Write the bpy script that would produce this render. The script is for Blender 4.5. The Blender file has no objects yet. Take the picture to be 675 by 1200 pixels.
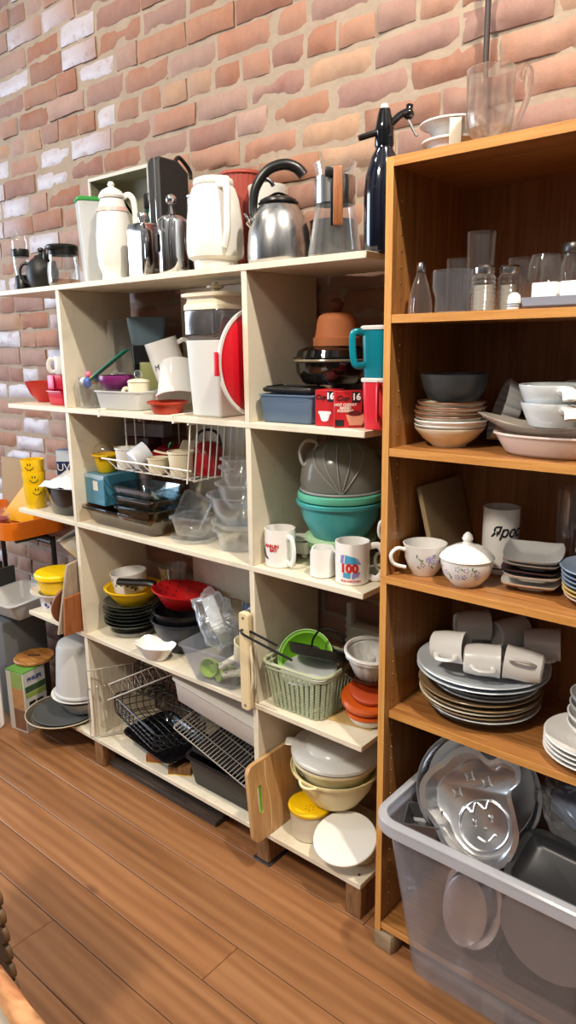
import bpy, bmesh, math, random
from mathutils import Vector as V, Matrix as MX, Euler
random.seed(4)
SC = bpy.context.scene; COL = SC.collection
PI = math.pi
def rad(a): return math.radians(a)
def sl(c):
    c /= 255.0
    return c/12.92 if c <= .04045 else ((c+.055)/1.055)**2.4
def C(r, g, b): return (sl(r), sl(g), sl(b), 1)
# ---------------------------------------------------------------- materials
def nm(name):
    m = bpy.data.materials.new(name); m.use_nodes = True
    nt = m.node_tree; nt.nodes.clear()
    return m, nt, nt.nodes.new('ShaderNodeOutputMaterial')
def N(nt, t, **k):
    n = nt.nodes.new('ShaderNode'+t)
    for a, v in k.items():
        if a[0] == '_': setattr(n, a[1:], v)
        else: n.inputs[a].default_value = v
    return n
def L(nt, a, b): nt.links.new(a, b)
def bsdf(name, col, rough=.5, metal=0., coat=0., var=.0, vs=20., bump=0., bs=80., trans=0., sub=0.):
    m, nt, out = nm(name)
    p = N(nt, 'BsdfPrincipled', Roughness=rough, Metallic=metal); p.inputs['Base Color'].default_value = col
    p.inputs['Coat Weight'].default_value = coat; p.inputs['Transmission Weight'].default_value = trans
    L(nt, p.outputs[0], out.inputs[0])
    tc = N(nt, 'TexCoord')
    if var:
        n = N(nt, 'TexNoise', Scale=vs, Detail=5.); L(nt, tc.outputs['Object'], n.inputs['Vector'])
        mx = N(nt, 'Mix', _data_type='RGBA'); mx.inputs['A'].default_value = tuple(c*(1-var) for c in col[:3])+(1,)
        mx.inputs['B'].default_value = tuple(min(1, c*(1+var)) for c in col[:3])+(1,)
        L(nt, n.outputs['Fac'], mx.inputs['Factor']); L(nt, mx.outputs['Result'], p.inputs['Base Color'])
    if bump:
        n = N(nt, 'TexNoise', Scale=bs, Detail=4.); L(nt, tc.outputs['Object'], n.inputs['Vector'])
        b = N(nt, 'Bump', Strength=bump, Distance=.002); L(nt, n.outputs['Fac'], b.inputs['Height']); L(nt, b.outputs[0], p.inputs['Normal'])
    return m
def glass(name, tint=(.985, .99, .99, 1), edge=(.8, .84, .84, 1), refl=.75, rough=.02, base=.045, ex=3., haze=0., ehaze=0.):
    # thin-walled glass: clear straight through, tinted and mirror-like towards its edges
    m, nt, out = nm(name)
    lw = N(nt, 'LayerWeight', Blend=.5)
    pw = N(nt, 'Math', _operation='POWER'); pw.inputs[1].default_value = ex; L(nt, lw.outputs['Facing'], pw.inputs[0])
    mx = N(nt, 'Mix', _data_type='RGBA'); mx.inputs['A'].default_value = tint; mx.inputs['B'].default_value = edge
    L(nt, pw.outputs[0], mx.inputs['Factor'])
    t = N(nt, 'BsdfTransparent'); L(nt, mx.outputs['Result'], t.inputs[0])
    g = N(nt, 'BsdfAnisotropic', Roughness=rough); g.inputs['Color'].default_value = (1, 1, 1, 1)
    mr = N(nt, 'MapRange'); mr.inputs['To Min'].default_value = base; mr.inputs['To Max'].default_value = refl
    L(nt, pw.outputs[0], mr.inputs[0])
    ms = N(nt, 'MixShader'); L(nt, mr.outputs[0], ms.inputs[0]); L(nt, t.outputs[0], ms.inputs[1]); L(nt, g.outputs[0], ms.inputs[2])
    if haze or ehaze:   # pale veil mixed in to stand for light caught by glass, most along edges
        d = N(nt, 'BsdfDiffuse'); d.inputs[0].default_value = (.9, .92, .94, 1); tl = N(nt, 'BsdfTranslucent'); tl.inputs[0].default_value = (.9, .92, .94, 1)
        dm = N(nt, 'MixShader', Fac=.5); L(nt, d.outputs[0], dm.inputs[1]); L(nt, tl.outputs[0], dm.inputs[2])
        hz = N(nt, 'MapRange'); hz.inputs['To Min'].default_value = haze; hz.inputs['To Max'].default_value = ehaze; L(nt, pw.outputs[0], hz.inputs[0])
        mz = N(nt, 'MixShader'); L(nt, hz.outputs[0], mz.inputs[0]); L(nt, ms.outputs[0], mz.inputs[1]); L(nt, dm.outputs[0], mz.inputs[2]); ms = mz
    L(nt, ms.outputs[0], out.inputs[0])
    return m
def solid_glass(name, col, rough=.0, thin=.3):
    # thick-walled glass that really bends the light, lightened a little so that its own shadow stays clear
    m, nt, out = nm(name)
    g = N(nt, 'BsdfGlass', IOR=1.45, Roughness=rough); g.inputs['Color'].default_value = col
    t = N(nt, 'BsdfTransparent'); t.inputs[0].default_value = col
    ms = N(nt, 'MixShader', Fac=thin); L(nt, g.outputs[0], ms.inputs[1]); L(nt, t.outputs[0], ms.inputs[2]); L(nt, ms.outputs[0], out.inputs[0])
    return m
def frost(name, col, clear=.35, rough=.35, tl=.5, spec=.12):
    # milky plastic: part see-through, part diffusing, with a soft shine
    m, nt, out = nm(name)
    t = N(nt, 'BsdfTransparent'); t.inputs[0].default_value = tuple(.5+.5*c for c in col[:3])+(1,)
    d = N(nt, 'BsdfDiffuse'); d.inputs[0].default_value = col
    tr = N(nt, 'BsdfTranslucent'); tr.inputs[0].default_value = col
    a = N(nt, 'MixShader', Fac=tl); L(nt, d.outputs[0], a.inputs[1]); L(nt, tr.outputs[0], a.inputs[2])
    b = N(nt, 'MixShader', Fac=clear); L(nt, a.outputs[0], b.inputs[1]); L(nt, t.outputs[0], b.inputs[2])
    g = N(nt, 'BsdfAnisotropic', Roughness=rough*.5)
    lw = N(nt, 'LayerWeight', Blend=.5)
    mr = N(nt, 'MapRange'); mr.inputs['To Min'].default_value = spec*.4; mr.inputs['To Max'].default_value = spec*3
    pw = N(nt, 'Math', _operation='POWER'); pw.inputs[1].default_value = 3.; L(nt, lw.outputs['Facing'], pw.inputs[0]); L(nt, pw.outputs[0], mr.inputs[0])
    c = N(nt, 'MixShader'); L(nt, mr.outputs[0], c.inputs[0]); L(nt, b.outputs[0], c.inputs[1]); L(nt, g.outputs[0], c.inputs[2])
    L(nt, c.outputs[0], out.inputs[0])
    return m
def wood(name, c1, c2, c3, axis=2, scale=1., rough=.45, stretch=14., grain=1.):
    # long-grained wood, grain running along one axis
    m, nt, out = nm(name)
    p = N(nt, 'BsdfPrincipled', Roughness=rough); L(nt, p.outputs[0], out.inputs[0])
    tc = N(nt, 'TexCoord'); mp = N(nt, 'Mapping')
    s = [stretch*scale]*3; s[axis] = scale
    mp.inputs['Scale'].default_value = s; L(nt, tc.outputs['Object'], mp.inputs['Vector'])
    n = N(nt, 'TexNoise', Scale=2.2, Detail=6., Roughness=.6, Distortion=.6); L(nt, mp.outputs[0], n.inputs['Vector'])
    n2 = N(nt, 'TexNoise', Scale=16., Detail=3., Roughness=.7); L(nt, mp.outputs[0], n2.inputs['Vector'])
    cr = N(nt, 'ValToRGB'); e = cr.color_ramp.elements
    e[0].position = .3; e[0].color = c1; e[1].position = .7; e[1].color = c3
    k = e.new(.5); k.color = c2
    ad = N(nt, 'Math', _operation='MULTIPLY_ADD'); ad.inputs[1].default_value = .45*grain; L(nt, n2.outputs['Fac'], ad.inputs[0])
    sb = N(nt, 'Math', _operation='SUBTRACT'); sb.inputs[1].default_value = .225*grain; L(nt, n.outputs['Fac'], sb.inputs[0]); L(nt, sb.outputs[0], ad.inputs[2])
    L(nt, ad.outputs[0], cr.inputs[0]); L(nt, cr.outputs[0], p.inputs['Base Color'])
    b = N(nt, 'Bump', Strength=.15, Distance=.001); L(nt, n2.outputs['Fac'], b.inputs['Height']); L(nt, b.outputs[0], p.inputs['Normal'])
    return m
# ---------------------------------------------------------------- mesh building
def T(x=0, y=0, z=0): return MX.Translation((x, y, z))
def RZ(a): return MX.Rotation(rad(a), 4, 'Z')
def RX(a): return MX.Rotation(rad(a), 4, 'X')
def RY(a): return MX.Rotation(rad(a), 4, 'Y')
def rr(hx, hy, r, n=5, cx=0, cy=0):
    r = min(r, hx*.999, hy*.999); o = []
    for sx, sy, a in ((1, 1, 0), (-1, 1, 90), (-1, -1, 180), (1, -1, 270)):
        for i in range(n+1):
            t = rad(a+90*i/n); o.append((cx+sx*(hx-r)+r*math.cos(t), cy+sy*(hy-r)+r*math.sin(t)))
    return o
def el(a, b=None, n=40, cx=0, cy=0):
    b = a if b is None else b
    return [(cx+a*math.cos(2*PI*i/n), cy+b*math.sin(2*PI*i/n)) for i in range(n)]
def spl(p, k=6, closed=False):
    p = [V(q) for q in p]; n = len(p); o = []
    for i in range(n if closed else n-1):
        g = lambda j: p[j % n] if closed else p[max(0, min(n-1, j))]
        a, b, c, d = g(i-1), g(i), g(i+1), g(i+2)
        for s in range(k):
            t = s/k
            o.append(.5*((2*b)+(c-a)*t+(2*a-5*b+4*c-d)*t*t+(3*b-a-3*c+d)*t**3))
    if not closed: o.append(p[-1])
    return o
class MB:
    def __init__(s): s.v = []; s.f = []
    def add(s, v, f, M=None):
        o = len(s.v)
        s.v += [tuple(M @ V(q)) if M is not None else tuple(q) for q in v]
        s.f += [tuple(i+o for i in q) for q in f]; return s
    def loft(s, rings, M=None, cap0=True, cap1=True, closed=False):
        n = len(rings[0]); v = [q for r in rings for q in r]; f = []
        m = len(rings)
        for i in range(m if closed else m-1):
            j = (i+1) % m
            for k in range(n):
                l = (k+1) % n; f.append((i*n+k, i*n+l, j*n+l, j*n+k))
        if not closed:
            if cap0: f.append(tuple(range(n))[::-1])
            if cap1: f.append(tuple((m-1)*n+k for k in range(n)))
        return s.add(v, f, M)
    def lathe(s, prof, M=None, n=40, ex=1., ey=1., flute=0, fa=0.):
        v = []; f = []; idx = []
        for r, z in prof:
            if r <= 1e-6: idx.append([len(v)]); v.append((0, 0, z))
            else:
                idx.append(list(range(len(v), len(v)+n)))
                for i in range(n):
                    t = 2*PI*i/n; q = r*(1+(fa*abs(math.cos(flute*t/2)) if flute else 0))
                    v.append((q*math.cos(t)*ex, q*math.sin(t)*ey, z))
        for a, b in zip(idx, idx[1:]):
            for i in range(n):
                j = (i+1) % n
                if len(a) == 1 and len(b) == 1: continue
                if len(a) == 1: f.append((a[0], b[j], b[i]))
                elif len(b) == 1: f.append((a[i], a[j], b[0]))
                else: f.append((a[i], a[j], b[j], b[i]))
        return s.add(v, f, M)
    def cup(s, prof, t, M=None, **k):
        # an open vessel: outer profile from the bottom centre to the rim, walls of thickness t
        pr = [V((a, b)) for a, b in prof]; inn = []
        for i, q in enumerate(pr):
            d = (pr[min(i+1, len(pr)-1)]-pr[max(i-1, 0)]).normalized()
            nn = V((-d.y, d.x)); w = q+nn*t
            inn.append((max(0, w.x) if q.x > 1e-6 else 0, w.y if i else q.y+t))
        inn[-1] = (max(0, pr[-1].x-t), pr[-1].y)
        return s.lathe(prof+inn[::-1], M, **k)
    def box(s, x0, x1, y0, y1, z0, z1, M=None, b=0., n=2):
        if b <= 0:
            v = [(x, y, z) for z in (z0, z1) for y in (y0, y1) for x in (x0, x1)]
            return s.add(v, [(0, 2, 3, 1), (4, 5, 7, 6), (0, 1, 5, 4), (2, 6, 7, 3), (0, 4, 6, 2), (1, 3, 7, 5)], M)
        bm = bmesh.new(); bmesh.ops.create_cube(bm, size=1)
        for q in bm.verts: q.co = V(((x0+x1)/2+q.co.x*(x1-x0), (y0+y1)/2+q.co.y*(y1-y0), (z0+z1)/2+q.co.z*(z1-z0)))
        bmesh.ops.bevel(bm, geom=bm.edges[:], offset=b, segments=n, profile=.5, affect='EDGES')
        bm.verts.index_update()
        s.add([tuple(q.co) for q in bm.verts], [tuple(q.index for q in p.verts) for p in bm.faces], M); bm.free(); return s
    def prism(s, o, z0, z1, M=None, b=0.):
        ar = sum(p[0]*q[1]-q[0]*p[1] for p, q in zip(o, o[1:]+o[:1]))
        if ar < 0: o = o[::-1]
        if b > 0:
            cx = sum(p[0] for p in o)/len(o); cy = sum(p[1] for p in o)/len(o)
            n = len(o); ins = []
            for i in range(n):
                a, q, c = V(o[i-1]), V(o[i]), V(o[(i+1) % n]); d = (c-a).normalized(); ins.append((q.x-d.y*b, q.y+d.x*b))
            rings = [[(x, y, z0) for x, y in ins], [(x, y, z0+b) for x, y in o], [(x, y, z1-b) for x, y in o], [(x, y, z1) for x, y in ins]]
        else: rings = [[(x, y, z0) for x, y in o], [(x, y, z1) for x, y in o]]
        return s.loft(rings, M)
    def tray(s, o0, o1, h, t, lip=0., lt=.003, M=None, rl=None):
        # open container: outline o0 at the bottom, o1 at the top, wall t, optional rim flange
        def sc(o, d):
            n = len(o); r = []
            for i in range(n):
                a, q, c = V(o[i-1]), V(o[i]), V(o[(i+1) % n]); e = (c-a).normalized(); r.append((q.x+e.y*d, q.y-e.x*d))
            return r
        Z = lambda o, z: [(x, y, z) for x, y in o]
        f = min(.25, .006/h)
        om = [(a[0]*(1-f)+b[0]*f, a[1]*(1-f)+b[1]*f) for a, b in zip(o0, o1)]
        R = [Z(sc(o0, -.005), 0), Z(om, f*h)]
        if lip: R += [Z(o1, h-lt), Z(sc(o1, lip), h-lt), Z(sc(o1, lip), h), Z(sc(o1, -t), h)]
        else: R += [Z(o1, h), Z(sc(o1, -t), h)]
        R += [Z(sc(om, -t), f*h+t*.6), Z(sc(o0, -.005-t), t)]
        return s.loft(R, M)
    def tube(s, pts, r, n=8, closed=False, M=None, flat=None, up=None):
        pts = [V(q) for q in pts]; m = len(pts); rings = []
        tg = [(pts[(i+1) % m]-pts[i-1] if closed else pts[min(i+1, m-1)]-pts[max(i-1, 0)]).normalized() for i in range(m)]
        u = V(up) if up else (V((0, 0, 1)) if abs(tg[0].z) < .9 else V((1, 0, 0)))
        for i in range(m):
            u0 = V(up) if up else u
            a = tg[i].cross(u0)
            if a.length < 1e-5: a = tg[i].orthogonal()
            a.normalize(); u = a.cross(tg[i]).normalized()
            ra = r[i] if isinstance(r, (list, tuple)) else r; rb = ra
            if flat: ra, rb = flat
            rings.append([tuple(pts[i]+a*math.cos(2*PI*k/n)*ra+u*math.sin(2*PI*k/n)*rb) for k in range(n)])
        return s.loft(rings, M, closed=closed)
    def ring(s, R, r, z=0, n=40, k=8, M=None, ex=1, ey=1):
        return s.tube([(R*ex*math.cos(2*PI*i/n), R*ey*math.sin(2*PI*i/n), z) for i in range(n)], r, k, True, M)
    def ball(s, r, c=(0, 0, 0), M=None, sz=1., n=20):
        p = [(r*math.sin(PI*i/12) if 0 < i < 12 else 0, c[2]-r*sz*math.cos(PI*i/12)) for i in range(13)]
        return s.lathe(p, (M if M is not None else MX.Identity(4)) @ T(c[0], c[1], 0), n)
def ob(name, mb, m, parent=None, smooth=True, ang=38, fix=True):
    me = bpy.data.meshes.new(name); me.from_pydata(mb.v, [], mb.f)
    if fix:
        bm = bmesh.new(); bm.from_mesh(me); bmesh.ops.recalc_face_normals(bm, faces=bm.faces); bm.to_mesh(me); bm.free()
    if smooth:
        me.polygons.foreach_set('use_smooth', [True]*len(me.polygons)); me.set_sharp_from_angle(angle=rad(ang))
    for k in (m if isinstance(m, (list, tuple)) else [m]): me.materials.append(k)
    o = bpy.data.objects.new(name, me); COL.objects.link(o)
    if parent: o.parent = parent
    return o
def tag(o, label, cat, group=None, kind=None):
    o['label'] = label; o['category'] = cat
    if group: o['group'] = group
    if kind: o['kind'] = kind
    return o
def th(name, label, cat, loc=(0, 0, 0), rz=0, rot=None, group=None):
    o = bpy.data.objects.new(name, None); COL.objects.link(o); o.empty_display_size = .05
    o.location = loc; o.rotation_euler = rot if rot else (0, 0, rad(rz))
    return tag(o, label, cat, group)
def solo(name, label, cat, mb, m, loc=(0, 0, 0), rz=0, rot=None, group=None, **k):
    o = ob(name, mb, m, **k); o.location = loc; o.rotation_euler = rot if rot else (0, 0, rad(rz))
    return tag(o, label, cat, group)
def part(name, mb, m, parent, label=None, **k):
    o = ob(name, mb, m, parent, **k)
    if label: o['label'] = label
    return o
def dup(root, loc, rot, label, group=None):
    r = root.copy(); COL.objects.link(r); r.location = loc; r.rotation_euler = rot; r['label'] = label
    if group: r['group'] = group
    for ch in list(root.children):
        c = ch.copy(); COL.objects.link(c); c.parent = r
        for g in list(ch.children):
            d = g.copy(); COL.objects.link(d); d.parent = c
    return r
def text(s, size, m, parent, M, name='lettering', R=None, shear=0., depth=.0006, sx=1., bold=0., align='CENTER'):
    # words as real lettering; with R they wrap round an upright cylinder of that radius (front = -y)
    cu = bpy.data.curves.new(name, 'FONT'); cu.body = s; cu.size = size; cu.align_x = align; cu.align_y = 'CENTER'
    cu.extrude = depth if not R else 0; cu.shear = shear; cu.offset = bold; cu.space_line = .85; cu.resolution_u = 3
    t = bpy.data.objects.new(name, cu); COL.objects.link(t)
    me = bpy.data.meshes.new_from_object(t); bpy.data.objects.remove(t)
    bm = bmesh.new(); bm.from_mesh(me)
    if R:
        bmesh.ops.subdivide_edges(bm, edges=[e for e in bm.edges if e.calc_length() > size*.25], cuts=2)
        for q in bm.verts:
            a = q.co.x*sx/R; q.co = V(((R+.0008)*math.sin(a), -(R+.0008)*math.cos(a), q.co.y))
    else:
        for q in bm.verts: q.co = V((q.co.x*sx, -q.co.z, q.co.y))
    bm.transform(M); bm.to_mesh(me); bm.free()
    me.materials.clear(); me.materials.append(m)
    o = bpy.data.objects.new(name, me); COL.objects.link(o); o.parent = parent
    return o
def wrap_patch(mb, R, a, z, pa, pb, rot=0, n=10):
    # a small leaf-shaped patch lying on a cylinder of radius R (front = -y)
    v = [(0, 0)]+[(pa*math.cos(2*PI*i/n), pb*math.sin(2*PI*i/n)) for i in range(n)]
    o = []
    for x, y in v:
        x, y = x*math.cos(rot)-y*math.sin(rot), x*math.sin(rot)+y*math.cos(rot)
        r = (R(z+y) if callable(R) else R)+.0007; t = a+x/r
        o.append((r*math.sin(t), -r*math.cos(t), z+y))
    mb.add(o, [(0, i+1, (i+1) % n+1) for i in range(n)])
# ---------------------------------------------------------------- the palette
POR = bsdf('white_glazed_ceramic', C(234, 232, 228), .18, coat=.4)
CRE = bsdf('cream_glazed_ceramic', C(224, 214, 192), .2, coat=.3)
GRYC = bsdf('grey_glazed_ceramic', C(176, 176, 174), .25, coat=.3)
TANC = bsdf('tan_glazed_stoneware', C(170, 152, 126), .25, coat=.3)
BRNC = bsdf('brown_rim_glaze', C(120, 72, 48), .3, coat=.3)
SLT = bsdf('slate_grey_glaze', C(62, 66, 70), .4)
BLUC = bsdf('pale_blue_grey_glaze', C(150, 166, 186), .25, coat=.3)
PNKC = bsdf('pinkish_white_glaze', C(220, 206, 198), .3, coat=.2)
PUR = bsdf('dark_plum_glaze', C(54, 26, 42), .3, coat=.4)
YELC = bsdf('pale_yellow_glaze', C(220, 196, 132), .3, coat=.2)
WPL = bsdf('white_plastic', C(228, 226, 220), .35)
CPL = bsdf('cream_plastic', C(226, 216, 188), .4)
PYE = bsdf('pale_yellow_plastic', C(232, 220, 170), .4)
BPL = bsdf('black_plastic', C(16, 16, 18), .35)
BGL = bsdf('black_gloss', C(10, 11, 16), .1, coat=.6)
DGP = bsdf('dark_navy_plastic', C(40, 44, 54), .35)
YPL = bsdf('yellow_plastic', C(240, 196, 8), .38)
LIM = bsdf('lime_green_plastic', C(120, 190, 40), .4)
RED = bsdf('red_plastic', C(190, 24, 30), .32)
DRD = bsdf('dark_red_enamel', C(150, 12, 26), .2, coat=.4)
CRM = bsdf('crimson_plastic', C(206, 26, 58), .3)
PNK = bsdf('pink_plastic', C(214, 70, 120), .35)
ORG = bsdf('orange_red_plastic', C(206, 90, 28), .38)
TEL = bsdf('teal_plastic', C(0, 128, 146), .3)
TQ = bsdf('turquoise_plastic', C(70, 164, 164), .42)
SEA = bsdf('seafoam_plastic', C(96, 186, 158), .42)
MINT = bsdf('mint_green_plastic', C(150, 204, 140), .42)
PRP = bsdf('purple_plastic', C(112, 30, 96), .3)
SAG = bsdf('sage_green_plastic', C(172, 178, 146), .5)
GLD = bsdf('green_plastic_lid', C(44, 150, 60), .4)
CHR = bsdf('chrome', C(214, 214, 216), .07, 1.)
STL = bsdf('brushed_steel', C(196, 196, 196), .24, 1., bump=.05, bs=200)
ALU = bsdf('stamped_aluminium', C(214, 213, 213), .2, 1.)
DST = bsdf('dark_nonstick_coating', C(46, 46, 48), .38, .3)
WIR = bsdf('steel_wire', C(200, 194, 184), .3, .6)
BWR = bsdf('black_coated_wire', C(26, 26, 28), .35)
WWR = bsdf('white_coated_wire', C(236, 230, 218), .4)
ENB = bsdf('black_speckled_enamel', C(14, 14, 17), .16, coat=.5, bump=.02)
TER = bsdf('terracotta', C(176, 104, 62), .75, var=.12, vs=30, bump=.15)
TER2 = bsdf('glazed_terracotta', C(176, 72, 48), .4)
CARD = bsdf('cardboard', C(160, 132, 96), .8, var=.06)
PAPR = bsdf('white_paper', C(238, 238, 240), .7)
MUGW = bsdf('white_stoneware', C(222, 219, 214), .25, coat=.2)
INK = bsdf('black_ink', C(20, 20, 22), .5)
INKR = bsdf('red_ink', C(190, 36, 36), .5)
INKB = bsdf('blue_ink', C(70, 150, 190), .5)
INKL = bsdf('lilac_print', C(140, 130, 190), .5)
INKG = bsdf('leaf_green_print', C(96, 130, 90), .5)
INKP = bsdf('plum_print', C(110, 50, 96), .5)
BBL = bsdf('cobalt_print', C(40, 66, 150), .5)
GLS = glass('clear_glass', (.985, .99, .99, 1), (.86, .89, .89, 1), .85, .05, .035, 2.8, .025, .3)
GLT = glass('thick_clear_glass', (.985, .99, .99, 1), (.86, .89, .89, 1), .9, .05, .04, 2.6, .035, .34)
GLM = solid_glass('heavy_clear_glass', (.985, .99, .99, 1))
GLB = glass('blue_tinted_glass', (.93, .955, .985, 1), (.68, .77, .92, 1), .85, .05, .04, 2.6, .03, .3)
GLA = glass('amber_smoked_glass', (.62, .5, .36, 1), (.3, .2, .11, 1), .6, .04, .07)
GLK = glass('smoke_grey_glass', (.42, .39, .38, 1), (.2, .19, .19, 1), .5, .04, .06)
GLU = glass('teal_smoked_glass', (.6, .68, .7, 1), (.3, .38, .42, 1), .7, .04, .1)
GLD2 = bsdf('dark_green_glass', C(58, 64, 58), .1, coat=1.)
CLP = glass('clear_plastic', (.9, .91, .92, 1), (.6, .63, .66, 1), .6, .08, .08)
CLW = glass('crinkled_clear_wrap', (.93, .955, .985, 1), (.84, .89, .95, 1), .5, .16, .08, 2., .1, .4)
FRW = frost('frosted_white_plastic', C(236, 236, 232), .04, tl=.3, spec=.06)
FRC = frost('frosted_clear_plastic', C(236, 238, 238), .22, tl=.35, spec=.06)
FRB = frost('frosted_tub_plastic', C(230, 234, 242), .885, .3, .35, .08)
FRG = frost('frosted_smoke_plastic', C(196, 194, 186), .5, spec=.06)
FRBL = frost('frosted_blue_plastic', C(150, 176, 204), .3, spec=.06)
GRP = bsdf('grey_plastic', C(150, 152, 154), .5)
LGP = bsdf('light_grey_plastic', C(186, 186, 184), .45)
DKG = bsdf('charcoal_plastic', C(50, 50, 52), .5)
WDO = wood('oak_handle_wood', C(120, 70, 38), C(150, 92, 52), C(168, 108, 64), 2, 6., .45)
WDB = wood('bamboo_board', C(168, 124, 76), C(188, 146, 96), C(200, 160, 110), 2, 3., .5, 10)
WDR = wood('reddish_board_wood', C(128, 70, 34), C(152, 88, 46), C(166, 102, 58), 2, 3., .5, 8)
WDG = wood('weathered_board_wood', C(140, 122, 104), C(160, 142, 122), C(176, 158, 138), 2, 3., .6, 8)
WDL = wood('acacia_lid_wood', C(120, 72, 30), C(160, 104, 48), C(186, 132, 70), 0, 5., .4, 6)
WBL = wood('rough_block_wood', C(96, 64, 36), C(128, 90, 54), C(150, 110, 70), 2, 4., .8, 8)
WBK = wood('pale_block_wood', C(120, 100, 76), C(146, 124, 96), C(160, 138, 110), 0, 5., .8, 6)
# ================================================================ THE SETTING
from mathutils import noise
def brick_material():
    m, nt, out = nm('old_brick')
    p = N(nt, 'BsdfPrincipled', Roughness=.72); L(nt, p.outputs[0], out.inputs[0]); p.inputs['Specular IOR Level'].default_value = .4
    g = N(nt, 'NewGeometry'); tc = N(nt, 'TexCoord')
    cr = N(nt, 'ValToRGB'); cr.color_ramp.interpolation = 'CONSTANT'
    cols = [(150, 88, 54), (166, 108, 78), (142, 92, 76), (164, 114, 88), (154, 98, 64), (158, 122, 108), (156, 100, 72), (140, 80, 50), (172, 130, 96), (146, 104, 92), (162, 106, 74), (166, 130, 116)]
    e = cr.color_ramp.elements; e[0].color = C(*cols[0]); e[1].position = 1/len(cols); e[1].color = C(*cols[1])
    for i in range(2, len(cols)): k = e.new(i/len(cols)); k.color = C(*cols[i])
    L(nt, g.outputs['Random Per Island'], cr.inputs[0])
    n = N(nt, 'TexNoise', Scale=26., Detail=8., Roughness=.8); mpb = N(nt, 'Mapping'); mpb.inputs['Scale'].default_value = (1.4, 1, .8); L(nt, tc.outputs['Object'], mpb.inputs['Vector']); L(nt, mpb.outputs[0], n.inputs['Vector'])
    hs = N(nt, 'HueSaturation', Saturation=.88); L(nt, cr.outputs[0], hs.inputs['Color'])
    mr = N(nt, 'MapRange'); mr.inputs['To Min'].default_value = .6; mr.inputs['To Max'].default_value = 1.36; L(nt, n.outputs['Fac'], mr.inputs[0]); L(nt, mr.outputs[0], hs.inputs['Value'])
    # bluish whitewash, lime smears; extra to the left also paints in cool window light
    wn = N(nt, 'TexWhiteNoise', _noise_dimensions='1D'); L(nt, g.outputs['Random Per Island'], wn.inputs['W'])
    n2 = N(nt, 'TexNoise', Scale=1.1, Detail=2.); L(nt, tc.outputs['Object'], n2.inputs['Vector'])
    sx = N(nt, 'SeparateXYZ'); L(nt, tc.outputs['Object'], sx.inputs[0])
    fx = N(nt, 'MapRange'); fx.inputs['From Min'].default_value = -.4; fx.inputs['From Max'].default_value = -1.5; fx.inputs['To Min'].default_value = 0; fx.inputs['To Max'].default_value = .46; L(nt, sx.outputs['X'], fx.inputs[0])
    fz = N(nt, 'MapRange'); fz.inputs['From Min'].default_value = 1.25; fz.inputs['From Max'].default_value = 1.6; fz.inputs['To Min'].default_value = -.25; fz.inputs['To Max'].default_value = 0; L(nt, sx.outputs['Z'], fz.inputs[0])
    a = N(nt, 'Math', _operation='ADD'); L(nt, wn.outputs['Value'], a.inputs[0]); L(nt, fx.outputs[0], a.inputs[1])
    a2 = N(nt, 'Math', _operation='ADD'); L(nt, a.outputs[0], a2.inputs[0]); L(nt, fz.outputs[0], a2.inputs[1])
    st = N(nt, 'MapRange'); st.inputs['From Min'].default_value = .95; st.inputs['From Max'].default_value = 1.05; L(nt, a2.outputs[0], st.inputs[0])
    n3 = N(nt, 'TexNoise', Scale=22., Detail=5., Roughness=.7); L(nt, tc.outputs['Object'], n3.inputs['Vector'])
    pt = N(nt, 'MapRange'); pt.inputs['From Min'].default_value = .22; pt.inputs['From Max'].default_value = .46; L(nt, n3.outputs['Fac'], pt.inputs[0])
    ml = N(nt, 'Math', _operation='MULTIPLY'); L(nt, st.outputs[0], ml.inputs[0]); L(nt, pt.outputs[0], ml.inputs[1])
    m2 = N(nt, 'Math', _operation='MULTIPLY'); m2.inputs[1].default_value = .8; L(nt, ml.outputs[0], m2.inputs[0])
    du = N(nt, 'Mix', _data_type='RGBA'); du.inputs['B'].default_value = C(152, 126, 112); L(nt, hs.outputs[0], du.inputs['A'])
    nd = N(nt, 'TexNoise', Scale=6., Detail=6., Roughness=.7); L(nt, tc.outputs['Object'], nd.inputs['Vector'])
    dm = N(nt, 'MapRange'); dm.inputs['From Min'].default_value = .35; dm.inputs['From Max'].default_value = .7; dm.inputs['To Min'].default_value = .0; dm.inputs['To Max'].default_value = .6; L(nt, nd.outputs['Fac'], dm.inputs[0]); L(nt, dm.outputs[0], du.inputs['Factor'])
    mx = N(nt, 'Mix', _data_type='RGBA'); mx.inputs['B'].default_value = C(190, 188, 198); L(nt, du.outputs['Result'], mx.inputs['A']); L(nt, m2.outputs[0], mx.inputs['Factor'])
    L(nt, mx.outputs['Result'], p.inputs['Base Color'])
    ro = N(nt, 'MapRange'); ro.inputs['To Min'].default_value = .74; ro.inputs['To Max'].default_value = .38; L(nt, m2.outputs[0], ro.inputs[0]); L(nt, ro.outputs[0], p.inputs['Roughness'])
    b = N(nt, 'Bump', Strength=.55, Distance=.004); L(nt, n3.outputs['Fac'], b.inputs['Height']); L(nt, b.outputs[0], p.inputs['Normal'])
    return m
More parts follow.
